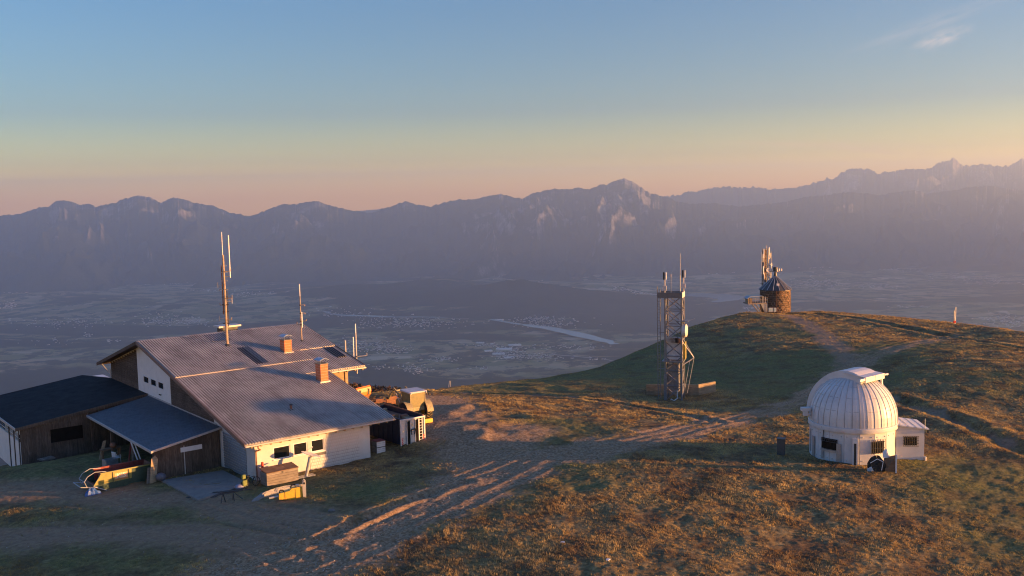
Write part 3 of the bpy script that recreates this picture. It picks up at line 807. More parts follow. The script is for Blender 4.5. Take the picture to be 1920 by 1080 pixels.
# tiles on the front wall: laid as square plates with recessed joints
tile_v = MB(HE); nz = 11; ns_ = 26
T0, T1 = 5.35, 9.75
zb, zt = -.28, 2.42
dz = (zt-zb)/nz
plates = []
for r in range(nz):
    z0_ = zb+r*dz
    off = 0 if r % 2 else .1
    x = T0-off
    while x < T1:
        x0_, x1_ = max(T0, x), min(T1, x+.2)
        if x1_-x0_ > .05 and not any(x1_ > a-.1 and x0_ < b+.1 and z0_+dz > wz0-.1 and z0_ < wz1+.1 for a, b in wins):
            plates.append((x0_, x1_, z0_))
        x += .2
cnt = 0
M_TILE = plain('pale_wall_tile', (.46,.45,.43), .6, .16, 2.5)
big = {}
for x0_, x1_, z0_ in plates:
    key = round(x1_-x0_, 3)
    cnt += 1
    if cnt <= 290:
        if key not in big:
            o = MB(HE).box(x0_+.008, x1_-.008, WT0-.022, WT0-.002, z0_+.01, z0_+dz-.01).build('wall_tile', M_TILE, house); big[key] = (o, x0_, z0_)
        else:
            o0, bx_, bz_ = big[key]; o = o0.copy(); COL.objects.link(o)
            d = HE.a[0]*(x0_-bx_)+HE.a[2]*(z0_-bz_); o.location = tuple(d)
    else: tile_v.box(x0_+.008, x1_-.008, WT0-.022, WT0-.002, z0_+.01, z0_+dz-.01)
if tile_v.v: tag(tile_v.build('wall_tiles', M_TILE, house), kind='stuff')
# dark joints behind the tiles
MB(HE).box(T0, T1, WT0-.008, WT0-.003, zb, 1.15).build('tile_bed', plain('tile_joint', (.13,.12,.11), .9), house)
MB(HE).box(6.85, T1, WT0-.008, WT0-.003, 1.15, zt).build('tile_bed', M_MORTAR, house)
# plank kerb along the front wall
MB(HE).box(4.9, 10.2, WT0-.55, WT0-.3, -.75, -.18).build('plinth_kerb', M_CONC, house, .02)
# gable wall facing the yard: siding boards above, white panel with three windows, roller door below
gw = MB(HE)
def gable_piece(mb, s0, s1, ta, tb, za, zb_=None):
    mb.add([(s0,ta,za),(s1,ta,za),(s1,tb,za),(s0,tb,za)] + [(s0,ta,min(zb_ or 99, wall_top(ta))),(s1,ta,min(zb_ or 99, wall_top(ta))),(s1,tb,min(zb_ or 99, wall_top(tb))),(s0,tb,min(zb_ or 99, wall_top(tb)))],
           [(0,3,2,1),(4,5,6,7),(0,1,5,4),(1,2,6,5),(2,3,7,6),(3,0,4,7)])
gable_piece(gw, WS0, WS0+.3, WT0+.3, HW, GB); gable_piece(gw, WS0, WS0+.3, HW, WT1, GB)
gw.build('gable_wall', M_PLASTER, house)
RT0, RT1 = 17.55, 26.2
def board_row(t0, t1, z0, z1):
    # clipped to the roof line: a board that ends on the slope
    if t1 <= HW:
        tmin = max(t0, (z1+.14-EZ)/SL) if z1 > wall_top(t0) else t0
        t0 = tmin
    else:
        tmax = min(t1, HW+(EZ+HH-z1-.14)/SLR); t1 = tmax
    if t1-t0 < .25: return
    MB(HE).box(WS0-.035, WS0-.004, t0, t1, z0, z1-.02).build('siding_board', M_SIDING, house)
z = 2.95
while z < 7.7:
    if z > 2.9: board_row(8.0, RT0-.02, z, z+.21)
    board_row(RT1+.02, WT1, z, z+.21); z += .21
z = 1.9
while z < 2.95: board_row(25.3, WT1, z, z+.21); z += .21
# white rendered panel stands a little proud
wp = MB(HE)
gw_ = [(19.2, 20.64), (21.1, 22.6), (23.1, 24.61)]
xs = [RT0] + [v for w in gw_ for v in w] + [RT1]
for i in range(len(xs)-1):
    segs = [xs[i]] + ([HW] if xs[i] < HW < xs[i+1] else []) + [xs[i+1]]
    for a, b in zip(segs[:-1], segs[1:]):
        if i % 2 == 0: gable_piece(wp, WS0-.06, WS0-.001, a, b, 3.15)
        else:
            gable_piece(wp, WS0-.06, WS0-.001, a, b, 3.15, 4.13); gable_piece(wp, WS0-.06, WS0-.001, a, b, 4.80)
wp.build('white_panel', M_WHITE, house)
for a, b in gw_:
    wf = MB(HE)
    for c0, c1, z0_, z1_ in ((a, b, 4.13, 4.20), (a, b, 4.73, 4.80), (a, a+.1, 4.2, 4.73), (b-.1, b, 4.2, 4.73)): wf.box(WS0-.09, WS0-.02, c0, c1, z0_, z1_)
    f_ = wf.build('window', M_WHITE, house); MB(HE).box(WS0-.055, WS0-.04, a+.1, b-.1, 4.2, 4.73).build('pane', M_GLASS, f_)
MB(HE).tube((WS0-.1, 19.9, 3.6), (WS0-.3, 19.9, 3.7), .06).build('outdoor_lamp', M_DARKM, house)
MB(HE).box(WS0-.1, WS0-.001, 7.4, 26.6, 2.98, 3.12).build('flashing', M_PALEM, house)
# roller door and pale corner column
rd = MB(HE)
for i in range(17): rd.prism([(WS0-.012, 1.9, -.7+i*.2), (WS0-.05, 1.9, -.66+i*.2), (WS0-.05, 1.9, -.56+i*.2), (WS0-.012, 1.9, -.52+i*.2)], (0, 4.3, 0))
rd.build('roller_door', plain('roller_door_slats', (.24,.255,.27), .5, .15, 2, metal=.3), house)
MB(HE).box(WS0-.07, WS0-.001, 6.2, 6.75, GB, 2.72).build('door_frame', M_WHITE, house)
# posts and braces under the right-hand eave
for s_, t_ in ((HL+.35, HW-RS+.35), (HL+1.9, HW-RS+.4)):
    zt_ = roof_z(t_)-.2
    MB(HE).box(s_, s_+.28, t_, t_+.28, -1.2, zt_).build('post', M_PALEWOOD, house)
MB(HE).box(HL-.2, HL+L2_-1.2, HW-RS+1.6, HW-RS+1.9, -1.4, roof_z(HW-RS+1.6)-.2).build('rear_wall', M_PALEWOOD, house)
# down pipe and red hydrant post
MB(HE).path([(.95,-.09,EZ-.1),(.95,-.09,EZ-.32),(1.15,-.05,EZ-.45),(1.15,WT0-.1,EZ-.55)], .05).path([(1.15,WT0-.1,EZ-.55),(.92,WT0-.1,EZ-.6),(.92,WT0-.1,-.6)], .05).build('down_pipe', M_RUST, house)
# rear corner strut
MB(HE).path([(.3,HW+RW-.6,roof_z(HW+RW-.6)-.1),(WS0,WT1+.1,3.4)], .05).build('eave_strut', M_PALEM, house)
MB(HE).path([(WS0-.1,WT1+.05,4.1),(WS0-.1,WT1+.05,1.2)], .05).build('down_pipe', M_PALEM, house)

# chimneys
def chimney(s_, t_, w, l, zt_, lean):
    z0_ = roof_z(t_)-.1; c = MB(HE).box(s_-w/2, s_+w/2, t_-l/2, t_+l/2, z0_-.2, zt_).build('chimney', M_BRICK, house)
    # courses: recessed joints
    z = z0_+.1
    while z < zt_-.1:
        MB(HE).box(s_-w/2-.006, s_+w/2+.006, t_-l/2-.006, t_+l/2+.006, z, z+.018).build('mortar_joint', M_MORTAR, c); z += .24
    MB(HE).box(s_-w/2-.12, s_+w/2+.12, t_-l/2-.14, t_+l/2+.14, z0_+.02, z0_+.24).build('flashing', M_PALEM, c)
    MB(HE).box(s_-w/2-.05, s_+w/2+.05, t_-l/2-.05, t_+l/2+.05, zt_+.002, zt_+.07).build('crown', M_CONC, c)
    cp = MB(HE)
    for a, b in ((-1, -1), (1, -1), (1, 1), (-1, 1)): cp.tube((s_+a*w*.4, t_+b*l*.4, zt_+.07), (s_+a*w*.4, t_+b*l*.4, zt_+.36), .02, 4)
    ft = zt_+.36
    pts_ = []
    for i in range(9):
        u_ = -1+2*i/8; pts_.append((s_+u_*(w*.62), ft+.16*(1-u_*u_)))
    poly = [(x, t_-l*.6, z) for x, z in pts_] + [(x, t_-l*.6, z-.025) for x, z in reversed(pts_)]
    cp.prism(poly, (0, l*1.2, 0)); cp.build('chimney_cap', M_TIN, c)
    MB(HE).tube((s_, t_, ft+.1), (s_, t_, ft+.6), .012, 4).build('lightning_rod', M_GREYM, c)
chimney(11.55, 16.75, .72, .95, 7.75, 0)
chimney(11.25, 9.2, .72, .95, 6.45, 0)
# roof vent
v_ = MB(HE).tube((6.0, 4.65, roof_z(4.6)), (6.0, 4.65, roof_z(4.6)+.42), .09, 8).build('roof_vent', M_RUST, house)
MB(HE).lathe([(.17, 0), (.15, .05), (.02, .12)], 8, (6.0, 4.65, roof_z(4.6)+.44)).build('vent_cap', M_DARKM, v_)
MB(HE).box(5.78, 6.22, 4.42, 4.9, roof_z(4.6)+.02, roof_z(4.6)+.13).build('flashing', M_DARKM, v_)
# low dormer box behind the ridge
b_ = MB(HE).box(8.6, 10.3, HW+1.2, HW+2.2, roof_z(HW+1.7)-.1, 8.42).build('ridge_vent_box', M_DARKM, house)
MB(HE).box(8.3, 10.6, HW+1.0, HW+2.4, 8.44, 8.6).build('lid', M_PALEM, b_)
MB(HE).tube((9.3, HW+1.7, 8.6), (9.3, HW+1.7, 9.2), .02, 4).build('rod', M_GREYM, b_)
for s_, t_ in ((3.0, HW+.3), (12.9, 20.6)):
    MB(HE).tube((s_, t_, roof_z(t_)), (s_, t_, roof_z(t_)+.3), .06).build('roof_vent', M_RUST, house)

# radio masts on the roof (each a thing of its own)
def on_slope(s_, t_): return HE(s_, t_, roof_z(t_)+.1)
def top_at(base, px, py):
    """point above base that falls on the photo's pixel row"""
    d = ray(px, py); Y = base[1]; return CP[2] + d[2]*(Y/d[1])
def mast(base, ztop, r, arms, rods, label, mat=M_MAST, group='radio masts on and beside the house', r2=None, foot=True):
    m_ = thing('radio_mast', base, label, 'mast', group)
    f = Fr(base, HPH*.0)
    h = ztop-base[2]
    MB(f).tube((0, 0, -.3), (0, 0, h*.80 if rods else h), r, 8, r2 or r).build('pole', mat, m_, smooth=True)
    if foot: MB(f).lathe([(r*2.6, -.05), (r*2.4, .05), (r*1.1, .22)], 10).build('base_collar', M_DARKM, m_)
    for z_, dx, dy, up in arms:
        zz = z_*h
        MB(f).path([(0, 0, zz), (dx, dy, zz+.05*abs(dx)), (dx, dy, zz+up)], .035, 5).build('arm', mat, m_)
        MB(f).box(-.09, .09, -.09, .09, zz-.05, zz+.05).build('clamp', M_DARKM, m_)
    for dx, dy, z0_, z1_, rr in rods:
        MB(f).tube((dx, dy, z0_*h), (dx, dy, z1_*h), rr, 6).build('rod_antenna', M_WHITE, m_)
        MB(f).tube((0, 0, z0_*h+.12), (dx, dy, z0_*h+.12), .03, 5).build('bracket', mat, m_)
    return m_
bA = on_slope(7.17, 19.93); zA = top_at(bA, 415, 435)
mA = mast(bA, zA, .13, [(.655, .62, .1, .28), (.42, .62, .1, .28), (.23, .5, .05, .25), (.36, -.5, 0, .25), (.50, -.45, 0, -.12)], [(.55, .1, .60, .97, .055), (-.02, -.02, .72, 1.0, .035)],
     'tallest radio mast on the house roof, with two long rods at its top', M_MAST, r2=.09)
MB(Fr(bA)).tube((-.2, 0, 3.0), (-.2, 0, 7.6), .05).build('cable_duct', M_RUST, mA); MB(Fr(bA)).tube((.2, .02, 1.8), (.2, .02, 5.2), .04).build('cable_duct', M_DARKM, mA)
for z_ in (1.3, 2.1, 3.2, 3.9, 4.6, 5.3, 6.1, 6.9, 7.5): MB(Fr(bA)).box(-.30, .30, -.05, .05, z_, z_+.06).build('step_clamp', M_DARKM if z_ < 5 else M_PALEM, mA)
for z_, s__ in ((2.6, -1), (4.2, 1), (5.7, -1)): MB(Fr(bA)).path([(0, 0, z_), (s__*.62, .02, z_+.03)], .03, 5).path([(s__*.62, .02, z_-.22), (s__*.62, .02, z_+.28)], .035, 5).build('dipole', M_PALEM, mA)
bB = on_slope(14.19, 18.75); zB = top_at(bB, 557, 533)
mast(bB, zB, .07, [(.64, .42, .05, -.12), (.50, .42, .05, -.12), (.36, .5, .05, .2), (.30, -.4, 0, .3)], [(0, 0, .7, 1.0, .045), (.1, 0, .25, .52, .06)],
     'slim radio mast with short bent arms near the far end of the ridge', M_MAST, r2=.05)
bC = HE(HL+L2_+.35, 13.1, 4.6); zC = top_at(bC, 667, 607)
mC = mast(bC, zC, .06, [(.30, .95, .2, .3)], [(-.25, 0, .28, .72, .06), (0, 0, .78, 1.0, .05)], 'radio mast clipped to the far verge of the house roof, with one long bent arm', M_PALEM, foot=False)
MB(Fr(bC)).tube((-.6, 0, .2), (0, 0, .2), .04).build('wall_bracket', M_GREYM, mC)
bD = HE(HL+L2_+.2, 14.9, 5.2); zD = top_at(bD, 649, 638)
mast(bD, zD, .07, [], [], 'short bare pole at the far verge, left of the bent-arm mast', M_PALEM, foot=False)
# ------------------------------------------------------------------ lean-to shed against the gable
shed = thing('lean_to_shed', HE(-2, 12, -.5), 'dark plank lean-to shed under a blue-grey sheet roof, against the house gable', 'shed')
SS0, ST0, ST1 = -4.55, 6.7, 23.2
SZL, SZH = 2.05, 2.98
def shz(s_): return SZL + (SZH-SZL)*(s_-SS0)/(WS0-.1-SS0)
# roof: standing seam sheets laid side by side
nsh = 14
for i in range(nsh):
    a = ST0-.25 + (ST1-ST0+.4)*i/nsh; b = ST0-.25 + (ST1-ST0+.4)*(i+1)/nsh - .012
    mb = MB(HE)
    S0_, S1_ = SS0-.15, WS0-.11
    mb.add([(S0_,a,shz(S0_)),(S1_,a,shz(S1_)),(S1_,b,shz(S1_)),(S0_,b,shz(S0_)),(S0_,a,shz(S0_)+.05),(S1_,a,shz(S1_)+.05),(S1_,b,shz(S1_)+.05),(S0_,b,shz(S0_)+.05)],
           [(0,3,2,1),(4,5,6,7),(0,1,5,4),(1,2,6,5),(2,3,7,6),(3,0,4,7)])
    for c_ in (a+.02, a+.32, a+.62, a+.92):
        mb.add([(S0_,c_,shz(S0_)+.051),(S1_,c_,shz(S1_)+.051),(S1_,c_+.05,shz(S1_)+.051),(S0_,c_+.05,shz(S0_)+.051),(S0_,c_,shz(S0_)+.085),(S1_,c_,shz(S1_)+.085),(S1_,c_+.05,shz(S1_)+.085),(S0_,c_+.05,shz(S0_)+.085)],
           [(0,3,2,1),(4,5,6,7),(0,1,5,4),(1,2,6,5),(2,3,7,6),(3,0,4,7)])
    mb.build('roof_sheet', M_BLUEROOF, shed)
MB(HE).box(SS0-.24, SS0-.16, ST0-.3, ST1+.2, SZL-.16, SZL+.04).build('gutter', M_PALEM, shed)
mb = MB(HE); mb.prism([(SS0-.15, ST0-.33, SZL-.1), (WS0-.1, ST0-.33, SZH-.1), (WS0-.1, ST0-.33, SZH+.06), (SS0-.15, ST0-.33, SZL+.06)], (0, .07, 0)); mb.build('verge_board', M_PALEM, shed)
# front wall of upright planks
n = 30; x = SS0; w = (WS0-.15-SS0)/n
for i in range(n):
    x0_ = SS0+i*w; zt_ = shz(x0_)-.06; o_ = .012*(i % 2)+random.uniform(0, .008)
    MB(HE).add([(x0_+.006,ST0-o_,-.95),(x0_+w-.006,ST0-o_,-.95),(x0_+w-.006,ST0+.03-o_,-.95),(x0_+.006,ST0+.03-o_,-.95),
        (x0_+.006,ST0-o_,zt_),(x0_+w-.006,ST0-o_,shz(x0_+w)-.06),(x0_+w-.006,ST0+.03-o_,shz(x0_+w)-.06),(x0_+.006,ST0+.03-o_,zt_)],
        [(0,3,2,1),(4,5,6,7),(0,1,5,4),(1,2,6,5),(2,3,7,6),(3,0,4,7)]).build('plank', M_DARKWOOD, shed)
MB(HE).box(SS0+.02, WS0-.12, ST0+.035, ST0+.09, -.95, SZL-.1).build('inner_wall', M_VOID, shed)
MB(HE).box(SS0+2.35, SS0+2.42, ST0-.05, ST0-.022, -.6, 2.0).build('door_gap', M_PALEM, shed)
MB(HE).box(-2.45, -.75, ST0-.09, ST0-.03, 1.52, 1.88).build('blank_sign', M_WHITE, shed)
for t_ in (ST0+.1, 11.8, 17.3, ST1-.2):
    MB(HE).box(SS0, SS0+.16, t_, t_+.16, -1.3, SZL-.02).build('post', M_DARKWOOD, shed)
# planked inner back walls
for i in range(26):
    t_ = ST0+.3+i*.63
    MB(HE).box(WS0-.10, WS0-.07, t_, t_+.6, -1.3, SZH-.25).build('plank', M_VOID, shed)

# ------------------------------------------------------------------ low black-roofed building
ann = thing('low_outbuilding', HE(-6, 26, -1), 'low outbuilding with a black felt roof, plank front and white side wall', 'building')
BT = 23.9; BX0 = -11.4
def bz_front(s_):                # fascia line read off the photo on the plane t = BT
    return BZa + (BZb-BZa)*(s_-BX0)/(.8-BX0)
P_ = hpl(28, 803, HE(0, BT, 0), HE.a[1]); q_ = P_-HE.o; BX0 = float(q_@HE.a[0]); BZa = float(q_[2])
P_ = hpl(262, 741, HE(0, BT, 0), HE.a[1]); q_ = P_-HE.o; BZb = float(q_[2]); sb_ = float(q_@HE.a[0]); BZb = BZa+(BZb-BZa)*(.8-BX0)/(sb_-BX0)
# far corner: on the plane through the front edge, level across
nrm = np.cross(HE.a[0]*(.8-BX0)+HE.a[2]*(BZb-BZa), HE.a[1]); nrm /= np.linalg.norm(nrm)
P_ = hpl(154, 703, HE(BX0, BT, BZa), nrm); q_ = P_-HE.o; FX, FT = float(q_@HE.a[0]), float(q_@HE.a[1])
print('annexe', BX0, BZa, BZb, 'far corner', FX, FT, float(q_[2]))
XL = BX0
mb = MB(HE); th = .14
poly = [(XL, BT-.25), (.80, BT-.25), (.80, WT1+.3), (FX, FT), (XL, FT)]
mb.add([(a, b, bz_front(a)-th) for a, b in poly]+[(a, b, bz_front(a)) for a, b in poly], [(4,3,2,1,0),(5,6,7,8,9)]+[(i, (i+1) % 5, 5+(i+1) % 5, 5+i) for i in range(5)])
mb.build('roof', M_BLACK, ann)
mb = MB(HE); mb.prism([(XL-.05, BT-.32, BZa-.24), (.8, BT-.32, BZb-.24), (.8, BT-.32, BZb+.03), (XL-.05, BT-.32, BZa+.03)], (0, .06, 0)); mb.build('fascia', M_DARKWOOD, ann)
mb = MB(HE); mb.prism([(XL-.07, BT-.3, BZa-.2), (XL-.07, FT, BZa-.2), (XL-.07, FT, BZa+.02), (XL-.07, BT-.3, BZa+.02)], (.06, 0, 0)); mb.build('fascia', M_PALEM, ann)
wa = XL+.35; n = 44; w = (.6-wa)/n
op0 = float((hpl(99, 820, HE(0, BT, 0), HE.a[1])-HE.o)@HE.a[0]); op1 = float((hpl(151, 808, HE(0, BT, 0), HE.a[1])-HE.o)@HE.a[0])
oz0 = float(hpl(125, 826, HE(0, BT, 0), HE.a[1])[2]); oz1 = float(hpl(125, 801, HE(0, BT, 0), HE.a[1])[2])
for i in range(n):
    x0_ = wa+i*w; o_ = .012*(i % 2)+random.uniform(0, .01); zt_ = bz_front(x0_)-.16
    segs = [(-2.4, zt_)] if not (x0_+w > op0 and x0_ < op1) else [(-2.4, oz0), (oz1, zt_)]
    for za, zb2 in segs:
        MB(HE).box(x0_+.006, x0_+w-.006, BT-o_, BT+.03-o_, za, zb2).build('plank', M_DARKWOOD, ann)
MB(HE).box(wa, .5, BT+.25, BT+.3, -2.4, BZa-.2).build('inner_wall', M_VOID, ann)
MB(HE).box(op0-.05, op1+.05, BT-.03, BT+.02, oz0-.07, oz0-.01).build('sill', M_DARKWOOD, ann)
# white side wall with a band of barred glazing and uprights
MB(HE).box(wa-.03, wa+.2, BT+.01, FT-.3, -2.6, BZa-1.32).build('side_wall', M_WHITE, ann)
MB(HE).box(wa-.03, wa+.2, BT+.01, FT-.3, BZa-.62, BZa-.145).build('side_wall', M_WHITE, ann)
MB(HE).box(wa+.05, wa+.12, BT+.02, FT-.35, BZa-1.31, BZa-.63).build('glazing', M_GLASS, ann)
for i in range(3):
    t_ = BT+.02+i*1.9+.05
    MB(HE).box(wa-.09, wa-.032, t_, t_+.22, -2.5, BZa-.2).build('upright', M_DARKM, ann)
for i in range(14): MB(HE).box(wa-.02, wa+.03, BT+.4+i*.4, BT+.45+i*.4, BZa-1.3, BZa-.64).build('glazing_bar', M_WHITE, ann)
MB(HE).box(wa-.05, wa-.01, BT+.05, FT-.3, BZa-1.0, BZa-.95).build('rail', M_WHITE, ann)
# pale sheet roof of a lower structure behind the corner
q1 = hpl(172, 711, HE(0, 36.5, 0), HE.a[1]); q2 = hpl(216, 706, HE(0, 36.5, 0), HE.a[1])
zz = max(q1[2], q2[2])-.1; f2 = Fr((q1[0], q1[1], zz-2.4), HPH)
Lh = float(np.hypot(*(q2-q1)[:2]))
bh = thing('rear_store', f2(Lh/2, 1, 0), 'pale ribbed sheet roof of a small store just behind the black roof', 'shed')
for i in range(5):
    MB(f2).box(i*Lh/5+.01-.3, (i+1)*Lh/5-.3, 0, 3.2, 2.25, 2.3).build('roof_sheet', M_WHITE, bh)
MB(f2).box(-.2, Lh-.4, .2, 3.0, 0, 2.24).build('wall', M_DARKWOOD, bh)

# ------------------------------------------------------------------ yard: concrete apron
ap = [gpt(302, 903), gpt(418, 884), gpt(462, 906), gpt(440, 918), gpt(372, 940)]
mb = MB(); n = 6
c_ = np.mean(ap, 0)
mb.prism([(p[0], p[1], gzat(p[0], p[1])-.25) for p in ap], (0, 0, .36))
tag(mb.build('apron_pavement', M_CONC), kind='structure')
def cable_line(P, r, name, mat, label, cat, n=6):
    W = [gpt(*p) for p in P]; W = [(w_[0], w_[1], w_[2]+r*.8) for w_ in W]
    return solo(MB().path(W, r, n), name, mat, W[0], label, cat)
# dark gravel heap lying on the apron
def heap(px, py, rx, ry, h, yaw, mat, name, label, cat, seed=0, kind=None):
    g = gpt(px, py); n1, n2 = 22, 8; vs = []; fs = []
    for j in range(n2+1):
        rr = 1-j/n2
        for i in range(n1):
            a = 2*math.pi*i/n1; k_ = 1+.25*math.sin(a*3+seed)+.12*math.sin(a*7+seed*2)
            x, y = rx*rr*k_*math.cos(a), ry*rr*k_*math.sin(a)
            X = g[0]+x*math.cos(yaw)-y*math.sin(yaw); Y = g[1]+x*math.sin(yaw)+y*math.cos(yaw)
            zz = gzat(X, Y)+.04 if j == 0 else gzat(X, Y)+.04+h*(1-rr**2)*(1+.3*math.sin(5*a+j+seed))
            vs.append((X, Y, zz-(.12 if j == 0 else 0)))
    for j in range(n2):
        for i in range(n1): fs.append((j*n1+i, j*n1+(i+1) % n1, (j+1)*n1+(i+1) % n1, (j+1)*n1+i))
    return solo(MB().add(vs, fs), name, mat, (g[0], g[1], gzat(g[0], g[1])), label, cat, kind=kind)
M_GRIT = plain('dark_grit', (.06,.055,.052), .95, .4, 12, bumps=.6, bscale=25)
heap(405, 927, 2.1, .55, .10, HPH-.35, M_GRIT, 'grit_heap', 'flat dark heap of grit spread on the concrete apron', 'heap', 1)
heap(518, 925, 2.3, .42, .28, HPH+.25, plain('grey_gravel', (.24,.23,.215), .95, .4, 14, bumps=.7, bscale=25), 'gravel_heap', 'long grey heap of gravel behind the yellow breaker', 'heap', 3)

# ------------------------------------------------------------------ green skip with a painted sunlit patch
g0 = gpt(198, 920)
SKF = Fr((g0[0], g0[1], g0[2]-.02), HPH+.02)
sk = thing('waste_skip', SKF(2, .8, 0), 'green skip with a sunlit patch painted yellow on its side and red inside, in front of the lean-to', 'skip')
Ls, Ws, Hs = 4.3, 1.75, 1.35
prof = [(-.75, Hs-.15), (-.1, .38), (.35, .02), (2.9, .02), (3.65, Hs+.02)]
def skip_side(y):
    mb = MB(SKF); mb.prism([(a, y, b) for a, b in [(-.85, .55), (.1, .0), (2.7, .0), (3.55, .75), (3.6, Hs+.08), (-.28, Hs-.02)]], (0, .05, 0)); return mb
skip_side(0).build('side_plate', M_GREEN, sk); skip_side(Ws).build('side_plate', M_GREEN, sk)
# sunlit patch on the near side painted in as a yellow field, with ribs
yp = MB(SKF); yp.prism([(-.82, -.012, .56), (1.95, -.012, .60), (1.98, -.012, Hs+.01), (-.27, -.012, Hs-.04)], (0, .01, 0)); yf = yp.build('painted_sun_patch', M_YELGR, sk)
for x_ in (.55, 1.72): MB(SKF).box(x_, x_+.05, -.05, -.014, .58, Hs-.03).build('rib', M_DARKM, yf)
MB(SKF).box(.72, 1.66, -.022, -.013, .76, 1.18).build('label_plate', plain('pale_orange_plate', (.75,.38,.2), .5), yf)
word('KIS', .5, Fr(SKF(1.19, -.03, .97), ax=(SKF.a[0], SKF.a[2], -SKF.a[1])), plain('cream_letters', (.8,.74,.62), .6), 'lettering', yf, .006)
MB(SKF).prism([(.72, -.03, .66), (1.7, -.03, .70), (1.7, -.03, .74), (.72, -.03, .69)], (0, .008, 0)).build('red_stripe', M_LEADS, yf)
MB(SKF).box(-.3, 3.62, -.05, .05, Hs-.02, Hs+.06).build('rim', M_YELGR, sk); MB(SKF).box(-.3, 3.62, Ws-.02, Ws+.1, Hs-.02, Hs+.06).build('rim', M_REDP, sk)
mb = MB(SKF)
mb.prism([(-.85, .05, .55), (.1, .05, .0), (2.7, .05, 0), (3.55, .05, .75), (3.6, .05, Hs+.04), (3.52, .05, Hs+.04), (3.45, .05, .8), (2.65, .05, .07), (.14, .05, .07), (-.8, .05, .62)], (0, Ws-.05, 0)); mb.build('floor_plate', M_RUST, sk)
MB(SKF).box(-.25, 3.55, Ws-.03, Ws-.005, .5, Hs).build('red_lining', M_REDP, sk)
MB(SKF).box(0, 3.4, .08, Ws-.06, .55, 1.0).build('waste_load', M_RUST, sk)
hk = MB(SKF)
for dy in (.25, Ws-.25):
    hk.path([(.2, dy, Hs+.05), (-.6, dy, Hs+.15), (-1.15, dy, Hs-.1), (-1.4, dy, .9), (-1.25, dy, .5), (-.9, dy, .3)], .032, 5)
hk.path([(-1.4, .25, .9), (-1.4, Ws-.25, .9)], .032, 5).path([(-.9, 0, .45), (-1.75, 0, .62), (-1.75, Ws, .62), (-.9, Ws, .45)], .035, 5)
hk.path([(-.85, -.03, .5), (.15, -.03, -.0)], .04, 6)
hk.build('lifting_frame', M_GREYM, sk)
heap(172, 927, .55, .35, .38, .4, M_BLUET, 'blue_tarp', 'crumpled bright blue tarpaulin lying left of the skip', 'tarpaulin', 2)

# ------------------------------------------------------------------ things stored at the lean-to
def lean_board(p0, p1, w, mat, label, name='leaning_board'):
    """p0 foot on the ground (pixel), p1 head pixel at a chosen lift"""
    pass
def boxes(name, fr, items, mat, label, cat, group=None, bevel=0.0):
    mb = MB(fr)
    for it in items: mb.box(*it)
    return solo(mb, name, mat, fr.o, label, cat, group, bevel)
def leaner(px, py, Ht, w, dx, dy, mat, label, group=None, tip=False):
    g = gpt(px, py); f = Fr((g[0], g[1], g[2]-.03), HPH)
    mb = MB(f)
    a = np.array([0, 0, 0.]); b = np.array([dx, dy, Ht]); u_ = np.array([w, 0, 0])
    if tip: poly = [a-u_/2, a+u_/2, b*.86+u_/2, b+u_*.05, b*.9-u_/2]
    else: poly = [a-u_/2, a+u_/2, b+u_/2, b-u_/2]
    mb.prism(poly, (0, .05, 0)); return solo(mb, 'leaning_board', mat, f.o, label, 'board', group)
leaner(287, 905, 2.0, .5, .35, .3, M_PALEWOOD, 'broad pointed pale board leaning at the near corner of the lean-to', 'boards leaning at the lean-to', True)
leaner(280, 906, 1.15, .42, .25, .3, M_GREYWOOD, 'short rough slab leaning low against the broad pointed board', 'boards leaning at the lean-to')
leaner(188, 862, 1.5, .25, .5, .2, M_PALEWOOD, 'thin pale lath leaning at the far post of the lean-to', 'boards leaning at the lean-to')
leaner(240, 878, 2.1, .12, .45, .2, M_REDP, 'reddish beam leaning into the open shed above the skip', 'boards leaning at the lean-to')
leaner(252, 880, 2.3, .16, .0, .2, M_GREYWOOD, 'grey beam standing upright in the shed opening behind the skip', 'boards leaning at the lean-to')
for k_, px_ in enumerate((267, 273)):
    g = gpt(px_, 886); solo(MB().tube((g[0], g[1], g[2]), (g[0]-1.0, g[1]+.6, g[2]+2.3), .05), 'white_pipe', M_WHITE, g,
        ('left', 'right')[k_]+' one of two white pipes leaning together in the shed opening', 'pipe', 'pipes leaning in the shed')
def ball(px, py, r, mat, name, label, cat, dz=0, squash=1.0):
    g = gpt(px, py); prof = [(r*math.sin(math.pi*i/8)+1e-4, r*squash*(1-math.cos(math.pi*i/8))) for i in range(9)]
    return solo(MB(Fr((g[0], g[1], g[2]+dz))).lathe(prof, 14, cap=False), name, mat, (g[0], g[1], g[2]+dz), label, cat, smooth=True)
ball(302, 902, .38, plain('grey_sack', (.10,.10,.125), .5, .4, 5), 'refuse_sack', 'dark shiny refuse sack at the foot of the shed planks', 'sack', squash=.85)
